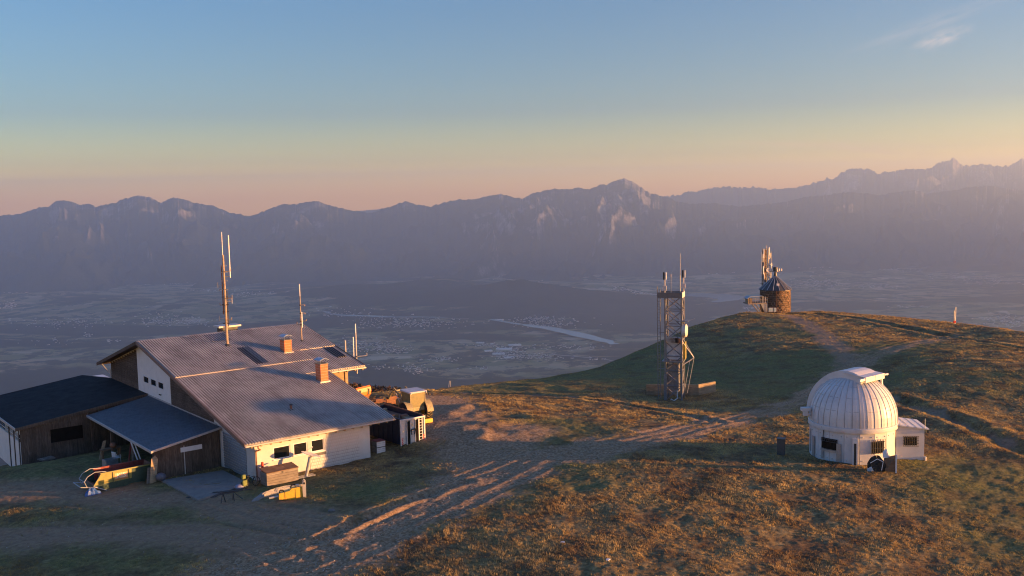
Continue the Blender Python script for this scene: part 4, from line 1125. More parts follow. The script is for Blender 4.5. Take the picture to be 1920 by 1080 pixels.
# white plastic chair
def chair(px, py, yaw, label):
    g = gpt(px, py); f = Fr(g, yaw); c = thing('garden_chair', g, label, 'chair')
    for a, b in ((-.22, -.2), (.22, -.2), (-.22, .22), (.22, .22)): MB(f).tube((a*1.1, b*1.1, 0), (a, b, .44), .025, 5).build('leg', M_WHITE, c)
    MB(f).box(-.25, .25, -.24, .24, .44, .48).build('seat', M_WHITE, c)
    for i in range(5): MB(f).box(-.23+i*.1, -.17+i*.1, .22, .26, .48, .9).build('back_slat', M_WHITE, c)
    MB(f).box(-.26, .26, .215, .265, .9, .97).build('back_rail', M_WHITE, c)
    for a in (-.27, .27): MB(f).path([(a, .22, .68), (a, -.22, .66), (a, -.22, .46)], .022, 5).build('armrest', M_WHITE, c)
chair(219, 868, 2.6, 'white plastic garden chair standing among the junk under the lean-to')
def pallet(px, py, yaw, tilt, label, s_=1.0):
    g = gpt(px, py); c, sn = math.cos(tilt), math.sin(tilt)
    base = Fr(g, yaw); f = Fr(g, ax=(base.a[0], base.a[1]*c+base.a[2]*sn, base.a[2]*c-base.a[1]*sn))
    p_ = thing('wooden_pallet', g, label, 'pallet', 'wooden pallets in the yard')
    for i in range(6): MB(f).box(-.6+i*.215, -.46+i*.215, 0, .8*s_, .09, .115).build('slat', M_GREYWOOD, p_)
    for y_ in (.02, .36*s_, .7*s_): MB(f).box(-.6, .6, y_, y_+.1, 0, .088).build('runner', M_GREYWOOD, p_)
pallet(140, 846, HPH+.1, 1.2, 'grey pallet tipped up against the black-roofed building')
pallet(92, 863, HPH+.3, .05, 'pale pallet lying flat on the grass before the plank wall')
g = gpt(115, 850); f = Fr(g, HPH)
solo(MB(f).lathe([(.45,-.16),(.62,-.16),(.66,-.08),(.66,.08),(.62,.16),(.45,.16),(.40,.08),(.40,-.08),(.45,-.16)], 20, (0, .0, .62), 'x', cap=False), 'old_tyre', M_RUBBER, g, 'large dark tyre leaning below the opening in the plank wall', 'tyre', smooth=True)
# small clutter under the lean-to
g = gpt(207, 874); boxes('metal_crate', Fr(g, HPH+.2), [(-.5,.5,-.35,-.32,0,.6),(-.5,.5,.32,.35,0,.6),(-.5,-.47,-.32,.32,0,.6),(.47,.5,-.32,.32,0,.6),(-.47,.47,-.32,.32,0,.05)], M_GREYM, 'open grey metal crate standing behind the skip', 'crate')
g = gpt(208, 858); boxes('work_bench', Fr(g, HPH), [(-.8,.8,-.35,.35,.75,.82),(-.75,-.65,-.3,-.2,0,.75),(.65,.75,-.3,-.2,0,.75),(-.75,-.65,.2,.3,0,.75),(.65,.75,.2,.3,0,.75)], M_BROWNWOOD, 'brown work bench under the lean-to, behind the white chair', 'bench')
ball(214, 858, .3, M_RUST, 'rusty_drum', 'rusty round kettle on the bench under the lean-to', 'kettle', .82, .8)
ball(276, 884, .32, M_BLUEROOF, 'blue_sack', 'blue-grey sack beside the white pipes in the shed opening', 'sack', 0, .8)

# ------------------------------------------------------------------ things along the front wall
g = gpt(501, 913); f = Fr((g[0], g[1], g[2]), HPH)
ck = thing('wooden_chest', f(1.25, .4, 0), 'large grey plank chest with a brown lid against the sunlit house wall', 'chest')
for i in range(5): MB(f).box(0, 2.5, 0, .03, .02+i*.19, .02+i*.19+.175).build('plank', M_GREYWOOD, ck)
for i in range(5): MB(f).box(0, .03, .035, 1.1, .02+i*.19, .02+i*.19+.175).build('plank', M_GREYWOOD, ck)
for i in range(5): MB(f).box(2.47, 2.5, .035, 1.1, .02+i*.19, .02+i*.19+.175).build('plank', M_GREYWOOD, ck)
MB(f).box(  .04, 2.45, .04, 1.1, .0, .93).build('inner_box', M_DARKWOOD, ck)
for i in range(3):
    mb = MB(f); a = -.04+i*.865; b = a+.85
    mb.add([(a,-.05,.97),(b,-.05,.97),(b,1.12,1.12),(a,1.12,1.12),(a,-.05,1.01),(b,-.05,1.01),(b,1.12,1.16),(a,1.12,1.16)], [(0,3,2,1),(4,5,6,7),(0,1,5,4),(1,2,6,5),(2,3,7,6),(3,0,4,7)]); mb.build('lid_panel', M_BROWNWOOD, ck)
MB(f).box(1.22, 1.28, -.06, -.052, .82, .95).build('latch', M_DARKM, ck)
f = HE.sub(1.15, -.25, 0); gz_ = gzat(f.o[0], f.o[1])
f = Fr((f.o[0], f.o[1], gz_), HPH)
hy = thing('marker_post', f.o, 'red and rust marker post standing between the house corner and the wooden chest', 'post')
MB(f).tube((0, 0, 0), (0, 0, .75), .09, 8).build('lower_post', M_RUST, hy); MB(f).tube((0, 0, .75), (0, 0, 1.5), .10, 8).build('upper_post', M_LEADS, hy)
# satellite dish on a leaning foot: seen edge on
g = gpt(574, 893); f = Fr(g, HPH)
ds = thing('satellite_dish', g, 'grey satellite dish on a leaning tubular stand, edge-on before the tiled wall', 'satellite dish')
MB(f).tube((0, 0, .02), (.42, .05, 1.42), .13, 10).build('stand', M_GREYM, ds, smooth=True)
MB(f).box(-.9, .65, -.3, .3, 0, .05).build('foot_plate', M_GREYM, ds)
ax = np.array([.34, -.05, .94]); ax /= np.linalg.norm(ax)
du = np.cross(ax, (0, 1, 0)); du /= np.linalg.norm(du); dv = np.cross(ax, du)
fd = Fr(f(.45, .05, 1.5), ax=(HE.a[0]*du[0]+HE.a[1]*du[1]+HE.a[2]*du[2], HE.a[0]*dv[0]+HE.a[1]*dv[1]+HE.a[2]*dv[2], HE.a[0]*ax[0]+HE.a[1]*ax[1]+HE.a[2]*ax[2]))
MB(fd).lathe([(.02, 0), (.35, .03), (.7, .09), (.74, .10), (.74, .13), (.7, .125), (.35, .06), (.02, .03)], 24, cap=False).build('reflector', M_GREYP, ds, smooth=True)
MB(fd).path([(.7, 0, .1), (.1, 0, .62)], .02).build('feed_arm', M_GREYM, ds); MB(fd).tube((.12, 0, .55), (.05, 0, .7), .05).build('feed_horn', M_PALEM, ds)
# bicycle leaning at the corner
g = gpt(470, 914); f = Fr(g, HPH+.25)
bk = thing('bicycle', g, 'dark bicycle with yellow-green bags leaning at the house corner', 'bicycle')
for x_ in (-.52, .52):
    w_ = MB(f).lathe([(.31, -.02), (.345, -.015), (.345, .015), (.31, .02), (.31, -.02)], 20, (x_, 0, .345), 'y', cap=False).build('wheel', M_RUBBER, bk)
    sp_ = MB(f)
    for a in range(6): sp_.tube((x_-.3*math.cos(a*.52), 0, .345-.3*math.sin(a*.52)), (x_+.3*math.cos(a*.52), 0, .345+.3*math.sin(a*.52)), .006, 3)
    sp_.build('spokes', M_GREYM, w_)
MB(f).path([(-.52,0,.345),(-.18,0,.75),(.36,0,.78),(.06,0,.3),(-.18,0,.75)], .022).path([(-.52,0,.345),(.06,0,.3)], .018).path([(.36,0,.78),(.52,0,.345)], .022).build('frame', M_DARKM, bk)
MB(f).path([(.36,0,.78),(.33,0,1.0)], .018).path([(.33,-.28,1.02),(.33,.28,1.02)], .018).build('handlebar', M_GREYM, bk)
MB(f).box(-.32, -.06, -.07, .07, .88, .93).build('saddle', M_RUBBER, bk)
M_NEON = plain('yellow_green_cloth', (.13,.16,.045), .8, .3, 8)
MB(f).box(-.8, -.4, -.2, -.06, .3, .72).build('pannier', M_NEON, bk, .04); MB(f).box(-.75, -.45, -.12, .12, .78, 1.1).build('bag', M_NEON, bk, .04)
ball(449, 918, .34, plain('violet_grey_sack', (.22,.22,.30), .6, .4, 5), 'pale_sack', 'small pale sack on the apron edge left of the bicycle', 'sack', 0, .6)
# trestle frame
g = gpt(427, 942); f = Fr(g, .3)
solo(MB(f).path([(-.45,-.2,0),(-.3,0,.72),(-.15,.25,0)], .035).path([(.45,-.2,0),(.4,0,.72),(.35,.25,0)], .035).box(-.5,.6,-.06,.06,.70,.78).path([(.4,0,.72),(1.1,.1,.02)], .03), 'trestle', M_DARKM, g, 'small dark trestle standing at the edge of the grass below the apron', 'trestle')
# hydraulic breaker
g = gpt(540, 936); f = Fr((g[0], g[1], g[2]+.0), HPH-.42)
hb = thing('hydraulic_breaker', g, 'yellow hydraulic breaker with steel chisel lying on the grass in the sun', 'breaker')
MB(f).tube((-1.25, 0, .2), (-.62, 0, .28), .075, 8).build('chisel', M_PALEM, hb, smooth=True)
MB(f).prism([(-.62,-.2,.08),(-.6,-.2,.50),(.1,-.2,.62),(.25,-.2,.78),(.95,-.2,.85),(1.0,-.2,.02),(.2,-.2,.0)], (0, .42, 0)).build('housing', M_YEL, hb, .02)
MB(f).path([(-.55,0,.5),(-.5,0,.68),(-.3,0,.66),(-.25,0,.55)], .045).path([(.2,0,.78),(.3,0,1.02),(.5,0,.98),(.55,0,.8)], .05).build('hose', M_RUBBER, hb)
MB(f).box(.55, .75, -.1, .1, .86, .98).build('hose_coupling', M_PALEM, hb)
for y_ in (-.28, .2): MB(f).prism([(1.02,y_,-.02),(1.22,y_,-.02),(1.24,y_,1.15),(1.12,y_,1.28),(1.0,y_,1.1)], (0, .06, 0)).build('bracket_plate', M_PALEM, hb)
MB(f).box(1.02, 1.2, -.21, .19, .1, .2).build('bracket_plate', M_DARKM, hb); MB(f).tube((1.12,-.34,1.1),(1.12,.3,1.1), .07, 8).build('pin', M_DARKM, hb)
for x_ in (-.2, .5): MB(f).box(x_, x_+.02, -.212, -.202, .05, .72).build('seam', M_DARKM, hb)
# stacked crate right of the wall corner
g = gpt(711, 850); f = Fr(g, HPH)
for k_ in range(2):
    mb = MB(f); z0_ = k_*.5
    c_ = thing('storage_crate', f(0, .4, z0_), ('lower' if k_ == 0 else 'upper, red-topped')+' pale wooden crate stacked at the right end of the house wall', 'crate', 'stacked crates beside the house')
    for z1_ in (.02, .17, .32): 
        MB(f).box(-.2, .6, 0, .02, z0_+z1_, z0_+z1_+.13).build('plank', M_GREYP, c_)
    MB(f).box(-.19, .59, .022, .85, z0_+.01, z0_+.45).build('inner_box', M_GREYWOOD, c_)
    if k_: MB(f).box(-.22, .62, -.02, .87, z0_+.46, z0_+.49).build('lid', M_REDP, c_)

# ------------------------------------------------------------------ roll-off container
g = gpt(753, 839); CF = Fr((g[0], g[1], g[2]), HPH+.02)
ct = thing('container', CF(1.2, 3, 0), 'navy roll-off container with a grey ribbed end, ladder and red-white warning stripes', 'container')
CL, CW, CHh = 6.2, 2.4, 2.3
MB(CF).box(0, CW, .12, .18, .18, CHh-.05).build('end_wall', M_GREYP, ct)
MB(CF).box(0, .06, .18, CL, .18, CHh).build('side_wall', M_NAVY, ct); MB(CF).box(CW-.06, CW, .18, CL, .18, CHh).build('side_wall', M_NAVY, ct)
MB(CF).box(.06, CW-.06, CL-.06, CL, .18, CHh).build('rear_wall', M_NAVY, ct); MB(CF).box(.06, CW-.06, .18, CL-.06, .18, .28).build('floor', M_RUST, ct)
for i in range(8): MB(CF).box(-.06, -.002, .5+i*.75, .62+i*.75, .2, CHh-.06).build('side_rib', M_NAVY, ct)
for x_, y0_, y1_ in ((-.04, 0, .12), (CW-.08, 0, .12)): MB(CF).box(x_, x_+.12, y0_+.02, y1_, .1, CHh).build('corner_post', M_GREYP, ct)
MB(CF).box(.082, CW-.082, .0, .12, CHh-.12, CHh).build('top_rail', M_GREYP, ct); MB(CF).box(-.02, .08, .18, CL, CHh-.0+.002, CHh+.08).build('top_rail', M_NAVY, ct); MB(CF).box(CW-.08, CW+.02, .18, CL, CHh+.002, CHh+.08).build('top_rail', M_RUST, ct)
MB(CF).box(.082, CW-.082, .2, CL-.1, 1.5, 1.9).build('load', plain('brown_rubble', (.22,.13,.09), .9, .5, 3, bumps=.8, bscale=5), ct)
for k_ in range(9):
    x_ = random.uniform(.2, 1.9); y_ = random.uniform(.5, 5.5)
    MB(CF.sub(x_, y_, 1.85, random.uniform(-.8, .8))).box(-.3, .35, -.12, .12, 0, .16+random.uniform(0, .25)).build('scrap_piece', random.choice([M_RUST, M_PALEWOOD, M_BROWNWOOD]), ct)
# two deep dark channels with pale cheeks
for x_ in (.62, 1.44):
    MB(CF).box(x_, x_+.30, .05, .118, .12, CHh-.25).build('recess', M_VOID, ct)
    for xx in (x_-.05, x_+.30): MB(CF).box(xx, xx+.05, -.02, .118, .0, CHh-.16).build('channel_rib', M_GREYP, ct)
MB(CF).box(.98, 1.38, .06, .115, .3, CHh-.16).build('centre_plate', M_GREYP, ct)
# hook frame
MB(CF).path([(.95,.02,1.22),(1.0,-.12,1.36),(1.36,-.12,1.38),(1.42,.02,1.24)], .05).path([(1.0,-.05,1.25),(1.05,-.02,.9)], .04).path([(1.38,-.05,1.25),(1.33,-.02,.9)], .04).build('hook_bar', M_DARKM, ct)
for x_ in (1.80, 2.12): MB(CF).box(x_, x_+.035, -.02, .02, .15, CHh-.12).build('ladder_rail', M_WHITE, ct)
MB(CF).box(1.84, 2.115, .05, .117, .2, CHh-.15).build('recess', M_VOID, ct)
for i in range(8): MB(CF).tube((1.82, 0, .35+i*.24), (2.14, 0, .35+i*.24), .02, 5).build('ladder_rung', M_WHITE, ct)
for x_ in (.05, CW-.2):
    for i in range(4):
        z_ = .2+i*.14; MB(CF).prism([(x_, -.004, z_), (x_+.15, -.004, z_+.08), (x_+.15, -.004, z_+.15), (x_, -.004, z_+.07)], (0, .022, 0)).build('warning_stripe', M_LEADS, ct)
MB(CF).lathe([(.001, -.03), (.07, -.025), (.08, .0)], 10, (.27, .10, 1.25), 'y', cap=False).build('marker_lamp', plain('cream_lens', (.8,.7,.4), .3), ct)
word('K', .3, Fr(CF(1.18, .05, 1.72), ax=(CF.a[0], CF.a[2], -CF.a[1])), M_YEL, 'lettering', ct, .004)
for x_ in (.15, CW-.3): MB(CF).tube((x_, .3, .1), (x_+.16, .3, .1), .1, 10).build('roller', M_DARKM, ct)

# ------------------------------------------------------------------ tractor with front loader
g = gpt(806, 792); TF = Fr((g[0], g[1], g[2]), math.radians(33))     # x right, y forward (away and left)
TF = TF.sub(-.9, .95, 0)
M_TG = plain('olive_tractor_paint', (.30,.25,.13), .6, .35, 5); M_TY = plain('ochre_rim', (.62,.40,.07), .5, .2, 5)
tr = thing('tractor', TF(0, 1, 0), 'olive tractor with a raised front loader parked behind the container, seen from the rear', 'tractor')
def wheel(x_, y_, r, w):
    prof = [(r*.55, -w/2), (r*.93, -w/2), (r, -w*.34), (r, w*.34), (r*.93, w/2), (r*.55, w/2)]
    t_ = MB(TF).lathe(prof, 28, (x_, y_, r), 'x', cap=False).build('wheel', M_RUBBER, tr, smooth=True)
    MB(TF).lathe([(.02, -w*.15), (r*.3, -w*.15), (r*.56, -w*.4), (r*.56, w*.4), (r*.3, w*.15), (.02, w*.15)], 20, (x_, y_, r), 'x', cap=False).build('rim', M_TY, t_)
    lg = MB(TF); n_ = 22
    for i in range(n_):
        for sgn in (-1, 1):
            a = 2*math.pi*(i+(.5 if sgn > 0 else 0))/n_; a2_ = a+.16
            pts_ = []
            for (xx, aa) in ((sgn*w*.46, a), (sgn*.01, a2_), (sgn*.01, a2_+.07), (sgn*w*.46, a+.07)):
                pts_.append((xx, aa))
            vs = [(x_+xx, y_+(r*.985)*math.cos(aa), r+(r*.985)*math.sin(aa)) for xx, aa in pts_]+[(x_+xx, y_+(r*1.05)*math.cos(aa), r+(r*1.05)*math.sin(aa)) for xx, aa in pts_]
            lg.add(vs, [(0,1,2,3),(7,6,5,4),(0,4,5,1),(1,5,6,2),(2,6,7,3),(3,7,4,0)])
    lg.build('tread', M_RUBBER if False else plain('dusty_tread', (.16,.12,.07), .9, .4, 6) if 'dusty_tread' not in bpy.data.materials else bpy.data.materials['dusty_tread'], t_)
wheel(-.95, 0, .93, .62); wheel(.95, 0, .93, .62); wheel(-.85, 2.65, .62, .42); wheel(.85, 2.65, .62, .42)
MB(TF).box(-.35, .35, -.3, 3.1, .75, 1.1).build('chassis', M_DARKM, tr)
MB(TF).prism([(-.38, 1.15, 1.1), (-.38, 3.2, 1.1), (-.38, 3.25, 1.55), (-.38, 2.9, 1.75), (-.38, 1.15, 1.9)], (.76, 0, 0)).build('bonnet', M_TG, tr, .05)
for x_ in (-1.28, .66):
    fd_ = MB(TF); n_ = 10
    for i in range(n_):
        a0_ = math.radians(5+150*i/n_); a1_ = math.radians(5+150*(i+1)/n_); r0_, r1_ = 1.02, 1.07
        P = [(x_, r0_*-math.cos(a0_)*1, .93+r0_*math.sin(a0_)), (x_, r0_*-math.cos(a1_), .93+r0_*math.sin(a1_)), (x_, r1_*-math.cos(a1_), .93+r1_*math.sin(a1_)), (x_, r1_*-math.cos(a0_), .93+r1_*math.sin(a0_))]
        fd_.prism(P, (.62, 0, 0))
    fd_.build('mudguard', M_TG, tr)
cabz0, cabz1 = 1.45, 2.72
for x_, y_ in ((-.75, -.5), (.68, -.5), (-.75, 1.1), (.68, 1.1), (-.75, .35), (.68, .35)): MB(TF).box(x_, x_+.07, y_, y_+.07, cabz0, cabz1).build('cab_pillar', M_TG, tr)
MB(TF).box(-.75, .75, -.5, 1.17, 1.12, cabz0-.002).build('cab_base', M_TG, tr)
cb = MB(TF).box(-.88, .88, -.65, 1.3, cabz1+.002, cabz1+.16).build('cab_roof', M_GREYP, tr, .04)
M_CABG = plain('yellowish_cab_glass', (.20,.17,.07), .35, .3, 3, spec=.8)  # cab glass in a dull yellowish tone
MB(TF).box(-.67, .67, -.47, -.45, cabz0, cabz1).build('rear_window', M_CABG, tr); MB(TF).box(-.72, -.70, -.42, .34, cabz0, cabz1).build('side_window', M_CABG, tr); MB(TF).box(-.72, -.70, .43, 1.09, cabz0, cabz1).build('side_window', M_CABG, tr)
MB(TF).box(.72, .74, -.42, 1.09, cabz0, cabz1).build('side_window', M_CABG, tr); MB(TF).box(-.67, .67, 1.12, 1.14, cabz0+.3, cabz1).build('windscreen', M_CABG, tr)
MB(TF).box(-.25, .25, 0, .15, cabz0, cabz0+.75).build('seat', M_DARKM, tr, .03)
for x_ in (-.8, .72): MB(TF).tube((x_, -.7, cabz1), (x_+.08, -.72, cabz1+.08), .06).build('work_lamp', M_WHITE, tr)
MB(TF).box(-.55, .55, -.95, -.35, .45, .75).build('hitch', M_DARKM, tr); MB(TF).box(.25, 1.05, -1.25, -.95, .05, .42).build('counterweight', M_YEL, tr, .02)
MB(TF).path([(-.4,-.4,.6),(-.45,-1.1,.4)], .05).path([(.4,-.4,.6),(.45,-1.1,.4)], .05).build('lower_link', M_DARKM, tr)
MB(TF).tube((.45, 1.5, 1.8), (.45, 1.5, 2.6), .05).build('exhaust', M_DARKM, tr)
ld = MB(TF)
for x_ in (-.62, .55):
    ld.prism([(x_, 1.25, 1.0), (x_, 1.45, 1.0), (x_, 1.55, 2.0), (x_, 1.4, 2.1)], (.09, 0, 0))
    ld.prism([(x_, 1.45, 2.05), (x_, 1.5, 1.88), (x_, 3.1, 2.55), (x_, 3.05, 2.72)], (.09, 0, 0))
    ld.prism([(x_, 3.0, 2.70), (x_, 3.15, 2.5), (x_, 4.3, 1.35), (x_, 4.35, 1.6)], (.09, 0, 0))
ld.box(-.52, .54, 2.9, 3.02, 2.4, 2.52); ld.build('loader_arm', M_TG, tr)
MB(TF).path([(-.58,1.5,1.15),(-.58,2.7,2.25)], .05).path([(.6,1.5,1.15),(.6,2.7,2.25)], .05).build('loader_ram', M_PALEM, tr)
MB(TF).box(-.8, .8, 4.25, 4.35, .95, 1.65).box(-.7, -.6, 4.35, 5.3, .95, 1.03).box(.6, .7, 4.35, 5.3, .95, 1.03).build('pallet_fork', M_RUST, tr)
# orange snow-plough blade behind the roof corner
P1 = at_y(679, 738, 101); P2 = at_y(706, 737, 103.5)
f = Fr((P1[0]-.5, P1[1], P1[2]-.55), math.atan2(P2[1]-P1[1], P2[0]-P1[0])*.8)
pb = thing('plough_blade', f.o, 'bright orange blade with two dark straps standing beyond the roof corner', 'snow plough')
mb = MB(f); prof = [(.25, 0), (.05, .2), (0, .55), (.06, .95), (.2, 1.1)]
for (a, b), (c, d) in zip(prof[:-1], prof[1:]): mb.prism([(0, a, b), (0, c, d), (0, c+.05, d), (0, a+.05, b)], (2.0, 0, 0))
mb.build('blade', M_ORANGE, pb)
for x_ in (.3, 1.5): MB(f).prism([(x_, .02, .2), (x_+.16, .02, .15), (x_+.22, -.03, .8), (x_+.06, -.03, .85)], (0, -.04, 0)).build('strap', M_DARKM, pb)
MB(f).box(.1, 1.9, .3, .5, -.4, .1).build('support_frame', M_RUST, pb)
gg = gpt(722, 762); f = Fr(gg, .4)
boxes('orange_rack', f, [(-1.2,1.2,-.3,-.2,.5,.6),(-1.2,1.2,.3,.4,.5,.6),(-1.1,-1.0,-.3,.4,0,.5),(1.0,1.1,-.3,.4,0,.5),(-1.0,-.2,-.2,.3,.6,.85)], M_RUST, 'low rust-orange rack behind the container, left of the tractor', 'rack')
# ------------------------------------------------------------------ observatory
g = gpt(1598, 868)
ocx, ocy = float(at_y(1598, 868, 72.6)[0]), 72.6
oz = gzat(ocx, ocy)-.05
ozb = float(CAMH - (878-347.5)/FPX*69.7*0 - 0) if False else oz
# base height read from the photo: front foot of the wall at row 878
q = at_y(1598, 880, 72.6-3.1); oz = float(q[2])
OF = Fr((ocx, ocy, oz), math.radians(-20))      # x axis towards the lip's direction, turned below
ob = thing('observatory', (ocx, ocy, oz), 'round white observatory with a ribbed dome and raised shutter, a small annexe at its right', 'observatory')
R = 3.10; WH = 2.55
NW = 18
facing = -math.pi/2
def wp(a, r=R): return (r*math.cos(a), r*math.sin(a))
F0 = Fr((ocx, ocy, oz))
def px_ang(px):      # azimuth on the drum where the photo's column px meets its front
    # iterate over candidate angles facing the camera
    best = None
    for i in range(400):
        a = -math.pi + math.pi*i/399
        x, y = wp(a); u_, _ = pix((ocx+x, ocy+y, oz+1.2))
        if best is None or abs(u_-px) < best[0]: best = (abs(u_-px), a)
    return best[1]
for i in range(NW):
    a0, a1 = facing+2*math.pi*(i-.5)/NW, facing+2*math.pi*(i+.5)/NW
    mb = MB(F0); P = [(*wp(a0+.004), -.5), (*wp(a1-.004), -.5), (*wp(a1-.004, R-.1), -.5), (*wp(a0+.004, R-.1), -.5)]
    mb.prism(P, (0, 0, WH+.5)); mb.build('wall_panel', M_DOMEW, ob)
MB(F0).lathe([(R-.14, -.5), (R-.14, WH)], 36, cap=False).build('inner_wall', M_DARKM, ob, smooth=True)
bl = MB(F0)
for i in range(NW):
    for z_ in (.55, WH-.25):
        for da in (-.11, .11):
            a = facing+2*math.pi*i/NW+da; x, y = wp(a, R*math.cos(math.pi/NW)/math.cos(da)+.0); bl.lathe([(.045, -.04), (.05, 0), (.03, .03)], 6, (x, y, z_))
tag(bl.build('bolt_heads', M_PALEM, ob), kind='stuff')
MB(F0).lathe([(R-.05, WH), (R+.10, WH+.02), (R+.13, WH+.10), (R+.10, WH+.36), (R+.02, WH+.40), (R-.1, WH+.40)], 72, cap=False).build('ring_beam', M_DOMEW, ob, smooth=True)
# dome gores
DZ = WH+.40; NG = 36; RD = R+.03; DHT = 3.45
def dome_pt(a, ph, r=RD):
    # slightly stilted hemisphere
    st = .30
    if ph < 0: return (r*math.cos(a), r*math.sin(a), DZ+st+ph)
    return (r*math.cos(ph)*math.cos(a), r*math.cos(ph)*math.sin(a), DZ+st+(DHT-st+(r-RD))*math.sin(ph))
phs = [-.30]+[math.radians(89*i/14) for i in range(15)]
gore = None
for i in range(NG):
    a0, a1 = 2*math.pi*i/NG+.010, 2*math.pi*(i+1)/NG-.010
    mb = MB(F0); vs = []
    for ph in phs:
        for a in (a0, (a0+a1)/2, a1): vs.append(dome_pt(a, ph, RD-(.0 if a != (a0+a1)/2 else -.012)))
    fs = []
    for j in range(len(phs)-1):
        for c_ in (0, 1): fs.append((j*3+c_, j*3+c_+1, j*3+3+c_+1, j*3+3+c_))
    mb.add(vs, fs); mb.build('dome_panel', M_DOMEW, ob)
M_SEAM = plain('seam_strip', (.40,.40,.40), .6, .3, 6)
MB(F0).lathe([(RD-.035+0, DZ)]+[(dome_pt(0, ph, RD-.035)[0], dome_pt(0, ph, RD-.035)[2]) for ph in phs], 72, cap=False).build('inner_dome', plain('dark_seam', (.03,.03,.03), .8), ob, smooth=True)
for i in range(NG):     # raised ribs between the gores
    a = 2*math.pi*i/NG; mb = MB(F0)
    for ph0, ph1 in zip(phs[:-2], phs[1:-1]):
        P = []
        for ph in (ph0, ph1):
            for r_, da in ((RD-.01, -.0075), (RD+.035, -.0075), (RD+.035, .004), (RD-.01, .004)): P.append(dome_pt(a+da, ph, r_))
        mb.add(P, [(0,1,5,4),(1,2,6,5),(2,3,7,6),(0,4,7,3)])
    mb.build('dome_rib', M_DOMEW, ob)
# dashed horizontal lap joints in dark grey
for ph in (16, 34, 52):
    mb = MB(F0)
    for i in range(NG):
        if (i*7+ph) % 3 == 0: continue
        a0, a1 = 2*math.pi*i/NG+.03, 2*math.pi*(i+1)/NG-.03
        p0, p1 = dome_pt(a0, math.radians(ph), RD+.014), dome_pt(a1, math.radians(ph), RD+.014)
        mb.tube(p0, p1, .008, 4)
    tag(mb.build('lap_joint', plain('lap_joint_grey', (.16,.16,.16), .8) if 'lap_joint_grey' not in bpy.data.materials else bpy.data.materials['lap_joint_grey'], ob), kind='stuff')
# shutter: an arched band over the crown, falling away at the back left
bd = np.array([-.62, .785, 0]); ld_ = np.array([.785, .62, 0]); bd /= np.linalg.norm(bd); ld_ /= np.linalg.norm(ld_)
HWd = 1.12
def shp(th, v, r):       # th from the zenith towards the back-left
    return tuple(bd*r*math.sin(th)*1.0 + ld_*v + np.array([0, 0, DZ+.30+(DHT-.30+r-RD)*math.cos(th)]))
ths = [math.radians(-26+116*i/16) for i in range(17)]
mb = MB(F0); m_ = len(ths); vs = []
for th in ths:
    flat = .16+.22*max(0, math.cos(th+.15))**6
    rr = RD+flat
    for v in (-HWd, HWd):
        vs.append(shp(th, v, rr)); 
    for v in (-HWd, HWd): vs.append(shp(th, v, RD-.25))
fs = []
for j in range(m_-1):
    a, b = j*4, j*4+4
    fs += [(a, a+1, b+1, b), (a, b, b+2, a+2), (a+1, a+3, b+3, b+1)]
fs += [(0, 2, 3, 1), ((m_-1)*4, (m_-1)*4+1, (m_-1)*4+3, (m_-1)*4+2)]
mb.add(vs, fs); mb.build('shutter', M_DOMEW, ob)
# lip across the open end
th = math.radians(-26); c0 = np.array(shp(th, 0, RD+.34)); 
lip = MB(F0)
for v0, v1 in ((-HWd-.12, -.03), (.03, HWd+.12)):
    A_, B_ = c0+ld_*v0, c0+ld_*v1
    lip.prism([tuple(A_-bd*.28+[0,0,-.28]), tuple(B_-bd*.28+[0,0,-.28]), tuple(B_-bd*.28+[0,0,.06]), tuple(A_-bd*.28+[0,0,.06])], tuple(bd*.06))
    lip.prism([tuple(A_-bd*.28+[0,0,.062]), tuple(B_-bd*.28+[0,0,.062]), tuple(B_+bd*1.6+[0,0,.22]), tuple(A_+bd*1.6+[0,0,.22])], (0, 0, .05))
lip.build('shutter_lip', M_DOMEW, ob)
e0 = c0-ld_*(HWd+.12); MB(F0).prism([tuple(e0-bd*.25+[0,0,-.12]), tuple(e0-ld_*.55-bd*.2+[0,0,-.16]), tuple(e0-ld_*.55-bd*.2+[0,0,.02]), tuple(e0-bd*.25+[0,0,.05])], tuple(bd*.15)).build('shutter_bracket', M_WHITE, ob)
e1 = c0+ld_*(HWd+.12); MB(F0).tube(tuple(e1-bd*.25), tuple(e1+ld_*.4-bd*.3), .07).path([tuple(e1+[0,0,-.1]), tuple(e1+ld_*.15+[0,0,-1.0])], .09).build('shutter_bracket', M_WHITE, ob)
# motor box on the left flank of the ring
MB(F0).box(-R-.75, -R-.12, -.2, .3, WH+1.1, WH+1.35).tube((-R-.55, 0, WH+1.1), (-R-.1, 0, WH+.75), .09).box(-R-.6, -R-.3, -.15, .2, WH+.75, WH+1.1).build('drive_box', M_DOMEW, ob)
# openings in the drum
def patch(a_px, b_px, z0_, z1_, name, mat, off=.02, th_=.03, par=ob):
    a0, a1 = px_ang(a_px), px_ang(b_px); mb = MB(F0); n_ = max(1, int(abs(a1-a0)/.12))
    for i in range(n_):
        b0, b1 = a0+(a1-a0)*i/n_, a0+(a1-a0)*(i+1)/n_
        mb.prism([(*wp(b0, R+off), z0_), (*wp(b1, R+off), z0_), (*wp(b1, R+off+th_), z0_), (*wp(b0, R+off+th_), z0_)], (0, 0, z1_-z0_))
    return mb.build(name, mat, par)
w1_ = patch(1541, 1570, 1.22, 2.02, 'window', M_VOID)
patch(1541, 1571, 1.05, 1.2, 'window_sill', M_GREYM, .03, .1, w1_)
a_, b_ = px_ang(1542), px_ang(1569); mbr = MB(F0)
for z_ in (1.98, 1.80): mbr.path([(*wp(a_+(b_-a_)*i/6, R+.14), z_) for i in range(7)], .025, 5)
for i in range(9): mbr.tube((*wp(a_+(b_-a_)*i/8, R+.14), 1.8), (*wp(a_+(b_-a_)*i/8, R+.14), 1.98), .018, 4)
